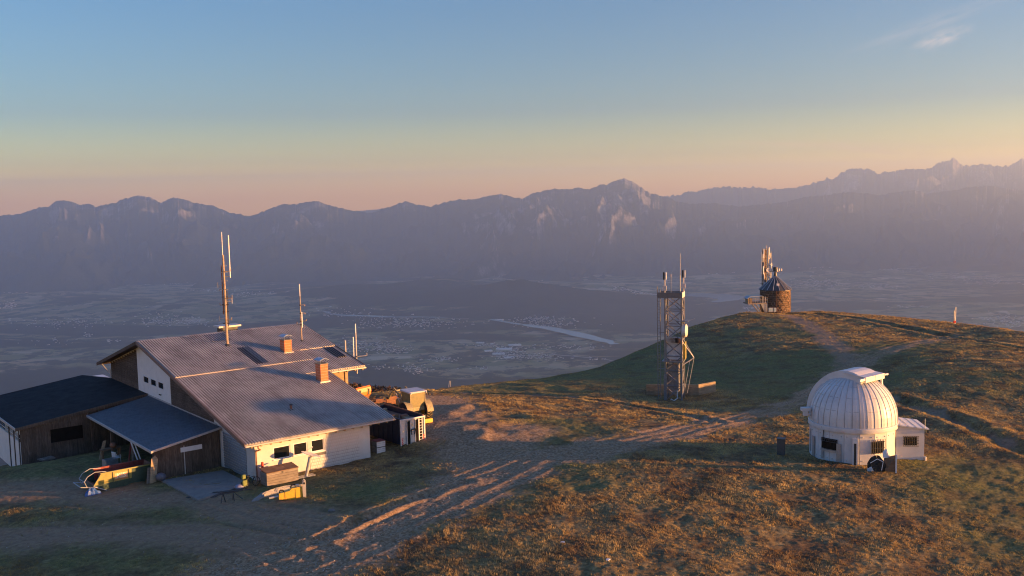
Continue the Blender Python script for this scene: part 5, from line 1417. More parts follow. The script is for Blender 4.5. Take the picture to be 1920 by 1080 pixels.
mbr.build('window_guard', M_DARKM, w1_)
patch(1569, 1577, .28, 1.75, 'open_shutter', M_GREYM, .05, .05); patch(1541, 1545, .45, 1.2, 'open_shutter', M_GREYM, .03, .03)
patch(1524, 1528, .35, 1.85, 'dark_slot', M_GREYM, .02, .02); patch(1519.2, 1520.5, .6, 2.3, 'dark_slot', M_DARKM, .02, .04)
patch(1598, 1607, -.12, 2.25, 'white_column', M_WHITE, .04, .16); patch(1601, 1605, .1, 1.9, 'mirror_strip', M_DARKM, .21, .01)
w2_ = patch(1634, 1656, 1.15, 2.0, 'window', M_GLASS)
a_, b_ = px_ang(1633), px_ang(1657); mbr = MB(F0)
for i in range(9): mbr.tube((*wp(a_+(b_-a_)*i/8, R+.12), 1.1), (*wp(a_+(b_-a_)*i/8, R+.12), 2.15), .02, 4)
for z_ in (1.15, 1.5, 1.95): mbr.path([(*wp(a_+(b_-a_)*i/8, R+.12), z_) for i in range(9)], .02, 4)
mbr.build('window_bars', M_DARKM, w2_)
MB(F0).path([(*wp(px_ang(1544), R+.06), 2.0), (*wp(px_ang(1545), R+.06), 2.5), (*wp(px_ang(1542), R+.1), 2.8)], .03).build('cable', M_DARKM, ob)
# annexe at the right
AF = Fr((ocx, ocy, oz), math.radians(-6)).sub(R-.35, -1.45, .15)
an = MB(AF).box(0, 2.0, 0, 2.7, -.6, 2.3).build('annexe', M_DOMEW, ob)
mb = MB(AF); mb.prism([(-.3, -.12, 2.70), (2.3, -.12, 2.36), (2.3, -.12, 2.44), (-.3, -.12, 2.78)], (0, 3.0, 0)); mb.build('annexe_roof', M_DOMEW, an)
mb = MB(AF); mb.prism([(0, .02, 2.3), (2.0, .02, 2.3), (2.0, .02, 2.37), (0, .02, 2.64)], (0, 2.6, 0)); mb.build('gable_fill', M_DOMEW, an)
for x_ in (.3, .85, 1.4, 1.95): MB(AF).box(x_, x_+.03, -.13, 2.86, 2.68-.131*(x_), 2.77-.131*x_).build('roof_seam', M_DOMEW, an)
w3_ = MB(AF).box(.58, 1.5, -.02, -.002, 1.2, 1.8).build('window', M_GLASS, an)
mbr = MB(AF)
for i in range(9): mbr.tube((.52+i*.128, -.08, 1.12), (.52+i*.128, -.08, 1.9), .016, 4)
for z_ in (1.14, 1.35, 1.55, 1.75, 1.88): mbr.tube((.48, -.08, z_), (1.6, -.08, z_), .016, 4)
mbr.build('window_bars', M_DARKM, w3_)
MB(AF).box(2.12, 2.28, -.1, .1, 2.12, 2.34).build('lamp_box', M_DARKM, an); MB(AF).tube((2.0, -.1, 2.4), (2.0, -.1, 3.2), .018).build('rod', M_GREYM, an)
MB(AF).tube((2.08, -.05, .0), (2.08, -.05, .35), .08).build('white_cap', M_DOMEW, an)
g = gpt(1650, 884); f = Fr((g[0], g[1], g[2]), math.radians(-15))
tp = thing('tarpaulin_pile', g, 'heap of black and brown tarpaulin tied against the observatory wall', 'tarpaulin')
def lump(fr, rx, ry, h, seed, name, mat, par):
    vs = []; fs = []; n1, n2 = 14, 6
    for j in range(n2+1):
        t = j/n2; rr = math.cos(t*math.pi/2)+.02
        for i in range(n1):
            a = 2*math.pi*i/n1; k_ = 1+.22*math.sin(a*3+seed+j)+.1*math.sin(a*5+seed*2)
            vs.append((rx*rr*k_*math.cos(a), ry*rr*k_*math.sin(a), h*math.sin(t*math.pi/2)*(1+.12*math.sin(a*2+seed))))
    for j in range(n2):
        for i in range(n1): fs.append((j*n1+i, j*n1+(i+1) % n1, (j+1)*n1+(i+1) % n1, (j+1)*n1+i))
    return MB(fr).add(vs, fs).build(name, mat, par)
lump(f.sub(-.2, .35, -.05), .62, .4, 1.0, 1, 'black_tarpaulin', M_RUBBER, tp)
MB(f).prism([(.35,.1,0),(1.0,0,0),(1.05,.05,1.15),(.75,.3,1.0),(.3,.35,.8)], (0, .25, 0)).build('brown_sheet', M_BROWNWOOD, tp)
MB(f).box(1.0, 1.1, -.05, .05, -.05, 1.25).build('stake', M_WHITE, tp); lump(f.sub(-.6, .1, -.03), .22, .2, .35, 4, 'pale_bag', M_GREYP, tp)
lump(f.sub(.42, .45, .9), .2, .16, .55, 2, 'pale_bag', M_WHITE, tp); MB(f).path([(-.65,-.1,.6),(-.2,-.08,.9),(.2,0,.7),(.1,-.05,.1)], .025).build('rope', M_WHITE, tp)
# dark box in the grass
g = gpt(1463, 852); f = Fr(g, math.radians(-20))
bx_ = thing('service_pillar', g, 'dark grey service pillar standing alone in the shaded grass left of the observatory', 'cabinet')
MB(f).box(-.22, .34, -.25, .3, -.1, 1.2).build('body', plain('anthracite_paint', (.05,.055,.06), .6, .2, 5), bx_, .015); MB(f).box(-.25, .37, -.28, .33, 1.202, 1.25).build('lid', M_DARKM, bx_)

M_STEEL = plain('dull_lattice_steel', (.20,.205,.215), .5, .3, 4, metal=.4)
# ------------------------------------------------------------------ lattice mast
g = gpt(1268, 750); LY = math.radians(-18)
base_z = g[2]-.1; LF = Fr((g[0], g[1]+.9, base_z), LY)
lt = thing('lattice_mast', LF.o, 'grey steel lattice mast with drum dish and ladder, in front of the green slope', 'mast')
Hm = top_at(LF.o, 1268, 553)-base_z; S_ = .9
def legs():
    for a, b in ((-1,-1),(1,-1),(1,1),(-1,1)): MB(LF).box(a*S_-.085, a*S_+.085, b*S_-.085, b*S_+.085, -.4, Hm+.1).build('leg', M_STEEL, lt)
legs()
nb = 7; bh_ = Hm/nb
for fi, (pa_, pb_) in enumerate((((-1,-1),(1,-1)), ((1,-1),(1,1)), ((1,1),(-1,1)), ((-1,1),(-1,-1)))):
    for k_ in range(nb):
        z0_, z1_ = k_*bh_+.05, (k_+1)*bh_-.05
        A_ = (pa_[0]*S_, pa_[1]*S_); B_ = (pb_[0]*S_, pb_[1]*S_)
        MB(LF).tube((*A_, z0_), (*B_, z1_), .05, 4).tube((*B_, z0_), (*A_, z1_), .05, 4).build('cross_brace', M_STEEL, lt)
        MB(LF).tube((*A_, z1_+.05), (*B_, z1_+.05), .05, 4).build('rail', M_STEEL, lt)
def plat(z_, ex, th_=.12, name='platform'):
    MB(LF).box(-S_-ex, S_+ex*.5, -S_-ex, S_+ex, z_, z_+th_).build(name, M_STEEL, lt)
zat = lambda row: top_at(LF.o, 1268, row)-base_z
MB(LF).box(-S_-.75, S_+.1, -S_-.12, -S_-.0, zat(557), zat(547)).build('top_beam', plain('shaded_beam_steel', (.12,.125,.13), .6, .2, 3), lt)  # front beam darker: its shade is put into the colour
MB(LF).box(S_+.0, S_+.12, -S_-.1, S_+.1, zat(557), zat(547)).build('top_beam', M_GREYP, lt); MB(LF).box(-S_-.75, S_+.1, S_, S_+.12, zat(557), zat(547)).build('top_beam', M_STEEL, lt)  # right beam paler: the sun on that side is put into the colour
plat(zat(636), .15); plat(zat(676), .35)
# ladder at the left
for x_ in (-S_-.85, -S_-.55): MB(LF).tube((x_, -S_+.2, -.2), (x_, -S_+.2, zat(536 if x_ < -S_-.7 else 541)), .05, 6).build('ladder_rail', M_STEEL, lt)
mb = MB(LF); z_ = .2
while z_ < zat(550): mb.tube((-S_-.85, -S_+.2, z_), (-S_-.55, -S_+.2, z_), .02, 4); z_ += .3
tag(mb.build('ladder_rungs', M_STEEL, lt), kind='stuff')
for row in (556, 622, 690): MB(LF).tube((-S_-.7, -S_+.2, zat(row)), (-S_, -S_+.2, zat(row)), .04).build('ladder_bracket', M_STEEL, lt)
# antenna poles on top
for dx, dy, top, r_, panel in ((-S_, -S_, 509, .07, 1), (-S_+.45, .6, 515, .05, 0), (S_-.35, .7, 517, .05, 0), (S_+.05, S_*.6, 507, .07, 1)):
    p_ = MB(LF).tube((dx, dy, Hm), (dx, dy, zat(top)), r_, 6).build('antenna_pole', M_PALEM, lt)
    if panel:
        MB(LF).box(dx-.17, dx-.075, dy-.15, dy+.1, zat(top+14), zat(top)).build('panel_antenna', M_DARKM, p_); MB(LF).box(dx+.075, dx+.17, dy-.15, dy+.1, zat(top+14), zat(top)).build('panel_antenna', M_WHITE, p_)
        MB(LF).box(dx-.2, dx+.2, dy-.2, dy-.08, zat(top+34), zat(top+25)).build('radio_unit', M_GREYP, p_)
MB(LF).tube((S_-.35, S_, Hm), (S_-.35, S_, zat(476)), .022, 5).build('whip_aerial', M_PALEM, lt)
# drum dish
zc_ = zat(618)
dd_ = MB(LF).lathe([(.02, 0), (.66, .0), (.74, .05), (.74, .42), (.55, .55), (.1, .6)], 20, (S_+.02, -.55, zc_), 'x').build('drum_dish', M_GREYP, lt, smooth=True)
MB(LF).box(S_-.5, S_+.75, -1.25, .3, zc_+1.05, zc_+1.1).build('ice_shield', M_STEEL, lt); MB(LF).tube((S_+.6, -.6, zc_+1.05), (S_+1.4, -.7, zc_+1.35), .03).build('shield_arm', M_PALEM, lt)
MB(LF).box(S_-.05, S_+.1, -.7, -.4, zc_-.3, zc_+.3).build('dish_mount', M_DARKM, lt)
# cabin inside
MB(LF).box(-S_+.12, S_-.1, -S_+.15, S_-.15, zat(672), zat(640)).build('equipment_cabin', M_GREYP, lt); MB(LF).box(S_-.02+.1, S_+.32, -.3, .5, zat(672), zat(640)).build('cable_cover', M_YELGR, lt)
MB(LF).box(-S_+.2, S_-.4, -S_+.3, S_-.3, zat(733), zat(682)).build('equipment_cabinet', M_STEEL, lt)
MB(LF).box(-S_-.15, -S_+.2, -S_-.2, -S_-.07, -.3, zat(700)).build('cable_tray', M_STEEL, lt)
# outrigger at the right
q3 = (S_+1.25, -.2, zat(669))
MB(LF).tube((S_, -S_, zat(636)), q3, .035).tube((S_, .4, zat(636)), q3, .035).build('outrigger', M_PALEM, lt)
MB(LF).tube(q3, (S_+.05, -S_, zat(682)), .05).tube(q3, (S_+.5, -.2, zat(735)), .03).tube((S_+.8, -.2, zat(674)), (S_+.25, -.4, zat(728)), .03).build('outrigger', M_PALEM, lt)
for k_ in range(6):
    MB(LF).box(random.uniform(-.8, .5), random.uniform(.2, .9), -S_-.22, -S_-.1, zat(640)+k_*.02, zat(632)+k_*.03).build('cable_box', random.choice([M_PALEM, M_DARKM, M_RUST]), lt)
MB(LF).path([(-.3,-S_-.1,0),(-.2,-S_-.5,.3),(.1,-S_-.4,.1),(.4,-S_,.3),(.4,-S_,1.2)], .05).build('cable_loop', M_WHITE, lt)

# plank enclosure behind the mast
a_ = gpt(1212, 741); b_ = gpt(1310, 741); c_ = gpt(1342, 735)
def plank_wall(p, q, top_px, name_lbl, parent, mat):
    d = np.array([q[0]-p[0], q[1]-p[1], 0]); L = np.linalg.norm(d); d /= L; n_ = np.array([-d[1], d[0], 0])
    zt0 = top_at(p, 1212, top_px)+0
    f_ = Fr((p[0], p[1], min(p[2], q[2])-.1), ax=(d, n_, (0, 0, 1)))
    hgt = 1.28
    for i in range(7): MB(f_).box(0, L, 0, .04, i*hgt/7, (i+1)*hgt/7-.02).build('plank', mat, parent)
    for i in range(int(L/1.2)+1): MB(f_).box(min(i*1.2, L-.1), min(i*1.2, L-.1)+.1, .045, .13, -.1, hgt).build('post', mat, parent)
    MB(f_).box(0, L, .02, .16, hgt, hgt+.05).build('cap_rail', mat, parent)
en = thing('plank_enclosure', ((a_[0]+b_[0])/2, (a_[1]+b_[1])/2, a_[2]), 'low pale plank enclosure behind the foot of the lattice mast, its right side sunlit', 'fence')
plank_wall(a_, b_, 720, '', en, M_PALEWOOD); plank_wall(b_, c_, 716, '', en, M_PALEWOOD)

# ------------------------------------------------------------------ stone tower on the hill
TY = 195.0
tq = at_y(1461, 586.5, TY); TR = 3.0
tz = float(tq[2])-.3
def stone_mat():
    m, ns, ls, bs = nmat('brown_rubble_stone')
    co = coords(ns); vo = N(ns, 'ShaderNodeTexVoronoi'); vo.inputs['Scale'].default_value = 3.2; ls.new(co, vo.inputs['Vector'])
    v2 = N(ns, 'ShaderNodeTexVoronoi', feature='DISTANCE_TO_EDGE'); v2.inputs['Scale'].default_value = 3.2; ls.new(co, v2.inputs['Vector'])
    c = ramp(ns, ls, vo.outputs['Color'], [(.1, (.06,.035,.022)), (.4, (.14,.085,.05)), (.65, (.24,.155,.095)), (.9, (.10,.06,.04))])
    c = mix(ns, ls, ramp(ns, ls, v2.outputs['Distance'], [(.02, 1.0), (.09, 0.0)]), c, (.08,.06,.05))
    ls.new(c, bs.inputs['Base Color']); bs.inputs['Roughness'].default_value = .95
    bump(ns, ls, ramp(ns, ls, v2.outputs['Distance'], [(0, 0.0), (.15, 1.0)]), 1.0, .12, bs)
    return m
M_STONE = stone_mat()
T_ = Fr((tq[0], TY+TR, tz))
st = thing('stone_tower', T_.o, 'round brown stone tower with a conical sheet roof on top of the hill', 'tower')
def trow(row): return top_at((tq[0], TY+TR, 0), 1461, row)-tz
he = trow(541.5); ha = trow(517)
# rubble courses
rng = random.Random(4)
stn = 0; mbx = MB(T_)
zz = -.6; ci = 0
while zz < he-.05:
    h_ = .42; n_ = 30; off = (ci % 2)*.5
    for i in range(n_):
        a0 = 2*math.pi*(i+off)/n_+rng.uniform(-.02, .02); a1 = 2*math.pi*(i+off+1)/n_-.012; rr = TR+rng.uniform(-.02, .07)
        P = [(rr*math.cos(a0), rr*math.sin(a0), zz), (rr*math.cos(a1), rr*math.sin(a1), zz), ((TR-.2)*math.cos(a1), (TR-.2)*math.sin(a1), zz), ((TR-.2)*math.cos(a0), (TR-.2)*math.sin(a0), zz)]
        mbx.prism(P, (0, 0, min(h_, he-zz)-.03))
    zz += h_; ci += 1
tag(mbx.build('stone_courses', M_STONE, st), kind='stuff')
MB(T_).lathe([(TR-.06, -.6), (TR-.06, he)], 40, cap=False).build('mortar_core', M_MORTAR, st, smooth=True)
NR = 16
for i in range(NR):
    a0, a1 = 2*math.pi*i/NR, 2*math.pi*(i+1)/NR; rr = TR+.25
    P = [(rr*math.cos(a0), rr*math.sin(a0), he-.12), (rr*math.cos(a1), rr*math.sin(a1), he-.12), (.15*math.cos(a1), .15*math.sin(a1), ha), (.15*math.cos(a0), .15*math.sin(a0), ha)]
    MB(T_).prism(P, (0, 0, .06)).build('roof_panel', plain('tower_roof_sheet', (.06,.06,.062), .5, .3, 2, metal=.2) if 'tower_roof_sheet' not in bpy.data.materials else bpy.data.materials['tower_roof_sheet'], st)
    MB(T_).tube((rr*math.cos(a0), rr*math.sin(a0), he-.04), (.15*math.cos(a0), .15*math.sin(a0), ha+.08), .06, 5).build('roof_rib', M_GREYM, st)
MB(T_).lathe([(.35, ha-.1), (.25, ha+.5), (.2, ha+.75)], 10).build('spire_base', M_DARKM, st)
zr = ha+.95
MB(T_).lathe([(.45, zr-.05), (.45, zr+.75), (.2, zr+.85)], 10).build('lantern', M_DARKM, st)
MB(T_).box(-1.35, 1.35, -.06, .06, zr-.1, zr-.02).box(-.06, .06, -1.35, 1.35, zr-.1, zr-.02).build('cross_arm', M_DARKM, st)
for x_, y_ in ((-1.25, 0), (-.75, 0), (.75, 0), (1.25, 0), (0, 1.2), (0, -1.2)): MB(T_).tube((x_, y_, zr-.02), (x_, y_, zr+.5), .09, 6).build('antenna', M_PALEM, st)
MB(T_).tube((0, 0, zr+.8), (.1, 0, trow(497)), .03, 5).build('lightning_rod', M_PALEM, st)
for a_px in (1459, 1462): 
    x_ = (a_px-1461)/FPX*TY; MB(T_).box(x_-.1, x_+.1, -TR*.72-.1, -TR*.72+.05, he+.7, he+1.3).build('roof_window', M_WHITE, st)
MB(T_).box(-.65, -.6, -TR-.12, -TR-.05, .3, he+.1).build('down_pipe', M_RUST, st)
for px_, w_, r0, r1 in ((1445, .85, 586, 579), (1453, .55, 585, 577)):
    q_ = at_y(px_, 586, TY-1.2); f_ = Fr((q_[0], q_[1], q_[2]), 0)
    s_ = thing('info_board', f_.o, ('wide' if w_ > .7 else 'narrow')+' pale board standing at the foot of the stone tower', 'sign', 'boards at the tower foot')
    MB(f_).box(-w_/2, w_/2, 0, .05, .15, .95).build('panel', M_GREYP, s_); MB(f_).box(-w_/2+.06, w_/2-.06, -.012, -.002, .25, .85).build('print', plain('pale_blue_print', (.35,.45,.45), .6), s_)
    for x_ in (-w_/2, w_/2-.06): MB(f_).box(x_, x_+.06, .051, .1, -.4, .95).build('leg', M_DARKM, s_)
# telecom mast beside the tower
mq = at_y(1435, 586, TY+5); mz = float(mq[2])-.4; MF = Fr((mq[0], TY+5, mz), .3)
tm = thing('telecom_mast', MF.o, 'rust and white telecom mast bristling with panels, left of the stone tower', 'mast')
mr = lambda row: top_at(MF.o, 1435, row)-mz
Ht = mr(466)
for a, b in ((-.45,-.4),(.45,-.4),(.45,.4),(-.45,.4)): MB(MF).box(a-.07, a+.07, b-.07, b+.07, 0, Ht).build('leg', M_MAST if a < 0 else M_GREYM, tm)
nb_ = 16
for k_ in range(nb_):
    z0_, z1_ = Ht*k_/nb_, Ht*(k_+1)/nb_
    MB(MF).tube((-.45,-.4,z0_), (.45,-.4,z1_), .04, 4).tube((.45,-.4,z1_), (.45,.4,z0_), .04, 4).tube((-.45,-.4,z1_), (-.45,.4,z0_), .04, 4).tube((-.45,-.4,z1_), (.45,-.4,z1_), .04, 4).build('cross_brace', M_MAST, tm)
MB(MF).box(-.3, .1, -.25, .25, 0, Ht-.2).build('cable_duct', plain('dark_rust', (.08,.04,.03), .9), tm)
rg = random.Random(9)
for x_, z0_, z1_ in ((-1.1,.80,.92),(-1.05,.62,.74),(-.7,.86,1.0),(-.75,.55,.63),(.75,.84,.95),(1.1,.70,.78),(1.05,.86,.93),(1.0,.55,.64),(.7,.62,.7),(-.85,.3,.42),(.5,.9,1.02),(1.05,.44,.50)):
    y_ = rg.uniform(-.8, -.3)
    x_ *= .85; p_ = MB(MF).box(x_-.085, x_+.085, y_-.06, y_+.06, z0_*Ht, z1_*Ht).build('panel_antenna', rg.choice([M_WHITE, M_PALEM, M_GREYM]), tm)
    MB(MF).tube((x_, y_+.08, (z0_+z1_)/2*Ht), (math.copysign(.45, x_), -.35, (z0_+z1_)/2*Ht), .04, 4).build('bracket', M_DARKM, p_)
for x_ in (-1.15, 1.15): MB(MF).tube((x_, -.3, .45*Ht), (x_, -.3, .95*Ht), .035, 5).build('mount_pole', M_GREYM, tm)
for x_, z_, r_ in ((-.4, .47, .36), (.75, .50, .38), (.2, .68, .42), (1.0, .76, .28), (-1.1, .36, .22), (-.9, .24, .2)):
    MB(MF).lathe([(.02, 0), (r_, -.02), (r_, -.25), (r_*.3, -.1)], 14, (x_, -.55, z_*Ht), 'y', cap=True).build('dish', M_WHITE if x_ > 0 else M_GREYP, tm)
for z_ in (.47, .28): MB(MF).box(-1.5, 1.0, -.35, -.25, z_*Ht, z_*Ht+.08).build('side_arm', M_DARKM, tm)
MB(MF).tube((.25, 0, Ht), (.25, 0, Ht+.6), .03, 5).build('lightning_rod', M_PALEM, tm)
# viewing deck jutting out left
dq = at_y(1416, 566, TY+1); DF = Fr((dq[0], TY+1, 0), .12)
dk = thing('viewing_deck', (dq[0], TY+1, float(dq[2])-2), 'timber viewing deck with a railing jutting out over the slope at the hilltop', 'platform')
dz_ = float(at_y(1416, 567, TY+1)[2])
MB(DF).box(-1.9, 2.2, -1.1, 1.6, dz_-.25, dz_).build('deck_floor', M_GREYWOOD, dk)
for i in range(9):
    MB(DF).box(-1.9+i*.5, -1.84+i*.5, -1.1, -1.04, dz_, dz_+1.0).build('railing_post', M_PALEWOOD if i < 3 else M_GREYM, dk)
for z_ in (.35, .65, .97): MB(DF).box(-1.9, 2.2, -1.16, -1.11, dz_+z_, dz_+z_+.06).build('handrail', M_GREYWOOD, dk)
MB(DF).box(-1.85, -1.0, -.9, .6, dz_, dz_+.9).build('kiosk', M_PALEWOOD, dk); mb = MB(DF); mb.prism([(-2.1,-1.2,dz_+.9),(-1.5,-1.2,dz_+1.35),(1.1,-1.2,dz_+1.4),(1.1,-1.2,dz_+1.3),(-1.4,-1.2,dz_+1.25),(-2.05,-1.2,dz_+.84)], (0, 2, 0)); mb.build('kiosk_roof', M_GREYM, dk)
MB(DF).tube((-1.0,-.9,dz_-.2), (.9,-.9,dz_-2.6), .12, 5).tube((-.2,-.9,dz_-.2), (.9,-.9,dz_-2.0), .1, 5).build('brace', M_GREYWOOD, dk)
for x_ in (.75, 2.0): MB(DF).box(x_, x_+.18, -.9, -.72, dz_-3.6, dz_-.25).build('post', M_DARKWOOD, dk)
mb = MB(DF); mb.prism([(.8,-.95,dz_-.26),(2.2,-.95,dz_-.26),(2.2,-.95,dz_-2.0),(1.6,-.95,dz_-2.0)], (0, .1, 0)); mb.build('skirt_board', M_GREYM, dk)
for k_, (x_, z_) in enumerate(((1.2, 2.6), (1.7, 2.4))): MB(DF).box(x_, x_+.1, -1.0, -.9, dz_, dz_+z_*.5).build('pole', M_WHITE, dk)

# marker post on the right-hand skyline
q = at_y(1790, 606, 171); f = Fr((q[0], q[1], q[2]-.3), 0)
mp_ = thing('snow_pole', f.o, 'pale twin pole with a red collar on the right-hand skyline', 'post')
h_ = 31/FPX*171+.3
MB(f).tube((.12, 0, 0), (.12, 0, h_), .07, 6).build('tall_pole', M_PALEM, mp_); MB(f).tube((-.14, 0, 0), (-.14, 0, h_*.82), .05, 6).build('short_pole', M_GREYM, mp_)
for z_ in (.3, .55, .8): MB(f).box(-.2, .2, -.05, .05, h_*z_, h_*z_+.06).build('rung', M_GREYM, mp_)
MB(f).box(-.22, .18, -.1, .1, .35, .75).build('red_collar', M_LEADS, mp_)
for k_, (a, b, lbl) in enumerate(((838, 713, 'leaning pale stake beyond the hill edge'), (845, 715, 'upright thin stake beyond the hill edge, right of the leaning one'))):
    q = at_y(a, 731, 122); f = Fr(q, 0)
    solo(MB(f).tube((0, 0, -.8), (.35 if k_ == 0 else 0, 0, 1.15), .05 if k_ == 0 else .035, 5), 'stake', M_PALEM, q, lbl, 'stake')
# flat stones and scraps in the grass
rs = random.Random(3)
for k_, (a, b, s_, m_, lbl) in enumerate(((1055, 1017, .12, M_WHITE, 'small white stone in the grass, lowest of the pale specks at centre'), (1140, 1050, .14, M_WHITE, 'white scrap in the grass near the lower edge, right of centre'), (622, 959, .3, M_GREYWOOD, 'pale flat stone slab in the grass right of the breaker'), (678, 987, .3, M_GREYWOOD, 'flat brown stone beside the track, right of the slab'))):
    g = gpt(a, b); f = Fr(g, k_)
    solo(MB(f).prism([(-s_,-s_*.6,0),(s_*.8,-s_*.7,0),(s_,s_*.3,0),(.1*s_,s_*.8,0),(-s_*.9,s_*.4,0)], (0, 0, s_*.35)), 'stone', m_, g, lbl, 'stone')
# ------------------------------------------------------------------ grass tufts (nobody could count them)
def grass():
    n = 520000
    # spread evenly in the view, weight by nearness so each patch shows a similar density
    a = RNG.uniform(-.60, .66, n); u_ = RNG.uniform(0, 1, n)
    D = 46*np.exp(u_**.85*math.log(215/46))
    x = a*D; y = D
    keep = D < edge_d(a)+6
    gr, di, gn = masks(x, y)
    keep &= RNG.uniform(0, 1, n) > np.maximum(gr*1.05, di*.85)
    cl = fbm(x*.5, y*.5, 3, 301)
    keep &= RNG.uniform(-.6, .35, n) < cl
    hx, hy = HE.o[0], HE.o[1]
    lx = (x-hx)*HE.a[0][0]+(y-hy)*HE.a[0][1]; ly = (x-hx)*HE.a[1][0]+(y-hy)*HE.a[1][1]
    keep &= ~((lx > .6) & (lx < 13.5) & (ly > .2) & (ly < 36)); keep &= ~((lx > -12) & (lx < 1) & (ly > 6.5))
    keep &= np.hypot(x-ocx, y-ocy) > 3.3
    x, y, gn, cl, D = x[keep], y[keep], gn[keep], cl[keep], D[keep]; n = len(x)
    z = ground_z(x, y)
    h = (.04+.08*RNG.random(n)**2)*(1+.5*np.clip(cl, 0, 1))*(.75+D/180.)*(1-.45*gn)
    w = h*(.55+.5*RNG.random(n))
    yaw = RNG.uniform(0, 2*math.pi, n); k = 4
    vs = np.zeros((n, k, 3, 3), np.float32)
    for b in range(k):
        ang = yaw+b*2*math.pi/k; ox, oy = np.cos(ang)*w*.35, np.sin(ang)*w*.35
        px_, py_ = -np.sin(ang), np.cos(ang); lean = RNG.uniform(.15, .8, n)*h
        bx, by = x+ox, y+oy; hh = h*RNG.uniform(.6, 1.1, n)
        vs[:, b, 0] = np.stack([bx-px_*w*.28, by-py_*w*.28, z-.02], -1)
        vs[:, b, 1] = np.stack([bx+px_*w*.28, by+py_*w*.28, z-.02], -1)
        vs[:, b, 2] = np.stack([bx+np.cos(ang)*lean, by+np.sin(ang)*lean, z+hh], -1)
    m, ns, ls, bs = nmat('grass_tufts')
    co = coords(ns); n1 = noise(ns, ls, .35, 8, .65, co); n2 = noise(ns, ls, 3.5, 6, .7, co)
    gnn = N(ns, 'ShaderNodeAttribute', attribute_name='green').outputs['Fac']; tn = N(ns, 'ShaderNodeAttribute', attribute_name='tint').outputs['Fac']
    dry = ramp(ns, ls, tn, [(0, (.17,.115,.045)), (.4, (.36,.25,.095)), (.75, (.54,.39,.16)), (1, (.68,.53,.26))])
    heath = ramp(ns, ls, tn, [(0, (.09,.055,.03)), (.6, (.23,.145,.065)), (1, (.40,.28,.13))])
    grn = ramp(ns, ls, tn, [(0, (.08,.10,.03)), (.6, (.19,.20,.065)), (1, (.38,.34,.13))])
    c = mix(ns, ls, ramp(ns, ls, n1, [(.42, 0.0), (.6, 1.0)]), dry, heath)
    c = mix(ns, ls, math_n(ns, ls, 'MULTIPLY', gnn, ramp(ns, ls, n1, [(.35, 1.0), (.62, .35)])), c, grn)
    ls.new(c, bs.inputs['Base Color']); bs.inputs['Roughness'].default_value = .9; bs.inputs['Specular IOR Level'].default_value = .1
    tr_ = N(ns, 'ShaderNodeBsdfTranslucent'); ls.new(c, tr_.inputs[0]); ms = N(ns, 'ShaderNodeMixShader'); ms.inputs[0].default_value = .3
    out = [q for q in ns if q.type == 'OUTPUT_MATERIAL'][0]
    ls.new(bs.outputs[0], ms.inputs[1]); ls.new(tr_.outputs[0], ms.inputs[2]); ls.new(ms.outputs[0], out.inputs[0])
    F_ = np.arange(n*k*3).reshape(-1, 3)
    o = mesh_np('grass', vs.reshape(-1, 3), F_, m)
    attr(o, 'green', np.repeat(gn, k*3)); attr(o, 'tint', np.clip(np.repeat(.42+.36*RNG.random(n)+.2*cl, k*3), 0, 1))
    tag(o, 'short dry autumn grass and heather covering the hilltop', kind='stuff')
    print('tufts', n)
grass()
# pebbles on the track
def pebbles():
    n = 60000
    a = RNG.uniform(-.58, .5, n); D = 48*np.exp(RNG.random(n)*math.log(110/48)); x = a*D; y = D
    gr, di, _ = masks(x, y); keep = RNG.random(n) < gr*.6+di*.06
    keep &= ~(np.hypot(x+15, y-80) < 3)
    x, y = x[keep], y[keep]; n = len(x); z = ground_z(x, y)
    s = .02+.05*RNG.random(n)**4; yaw = RNG.uniform(0, 6.28, n); c, sn = np.cos(yaw)*s, np.sin(yaw)*s
    V = np.stack([np.stack([x+c, y+sn, z], -1), np.stack([x-sn, y+c, z], -1), np.stack([x-c, y-sn, z], -1), np.stack([x+sn, y-c, z], -1), np.stack([x+c*.2, y+sn*.3, z+s*.8], -1)], 1)
    base = (np.arange(n)*5)[:, None, None]; T = np.array([[0,1,4],[1,2,4],[2,3,4],[3,0,4]])[None]
    m = plain('pebble_stone', (.32,.27,.225), .9, .4, 3)
    tag(mesh_np('gravel_stones', V.reshape(-1, 3), (base+T).reshape(-1, 3), m), 'loose gravel stones on the tracks and yard', kind='stuff')
pebbles()

# ------------------------------------------------------------------ wooded shoulder just below the hilltop, left of centre
def conifer_mass(name, specs, mat, label, seed, crown):
    rg = np.random.default_rng(seed); V = []; Fc = []; nv = 0
    for (x, y, z, h) in specs:
        if crown == 'cone':
            nl = 5
            for l in range(nl):
                zb_ = z+h*(.12+.17*l); zt_ = zb_+h*.32; r = h*.24*(1-l/nl)+.3; m_ = 7
                an_ = rg.uniform(0, 6.28)+np.arange(m_)*2*math.pi/m_; rr = r*rg.uniform(.7, 1.25, m_)
                V += [(x+rr[i]*math.cos(an_[i]), y+rr[i]*math.sin(an_[i]), zb_-rg.uniform(0, .06)*h) for i in range(m_)]+[(x, y, zt_)]
                Fc += [(nv+i, nv+(i+1) % m_, nv+m_) for i in range(m_)]; nv += m_+1
        else:
            m_ = 26
            for i in range(m_):
                th = rg.uniform(0, 6.28); ph = rg.uniform(-.5, 1.4); r = h*.33*rg.uniform(.6, 1.1)
                c = np.array([x+r*math.cos(ph)*math.cos(th), y+r*math.cos(ph)*math.sin(th), z+h*.6+h*.38*math.sin(ph)])
                d = rg.normal(0, h*.10, (3, 3)); V += [tuple(c+d[0]), tuple(c+d[1]), tuple(c+d[2])]; Fc.append((nv, nv+1, nv+2)); nv += 3
    o = mesh_np(name, np.array(V), np.array(Fc), mat)
    return tag(o, label, kind='stuff')
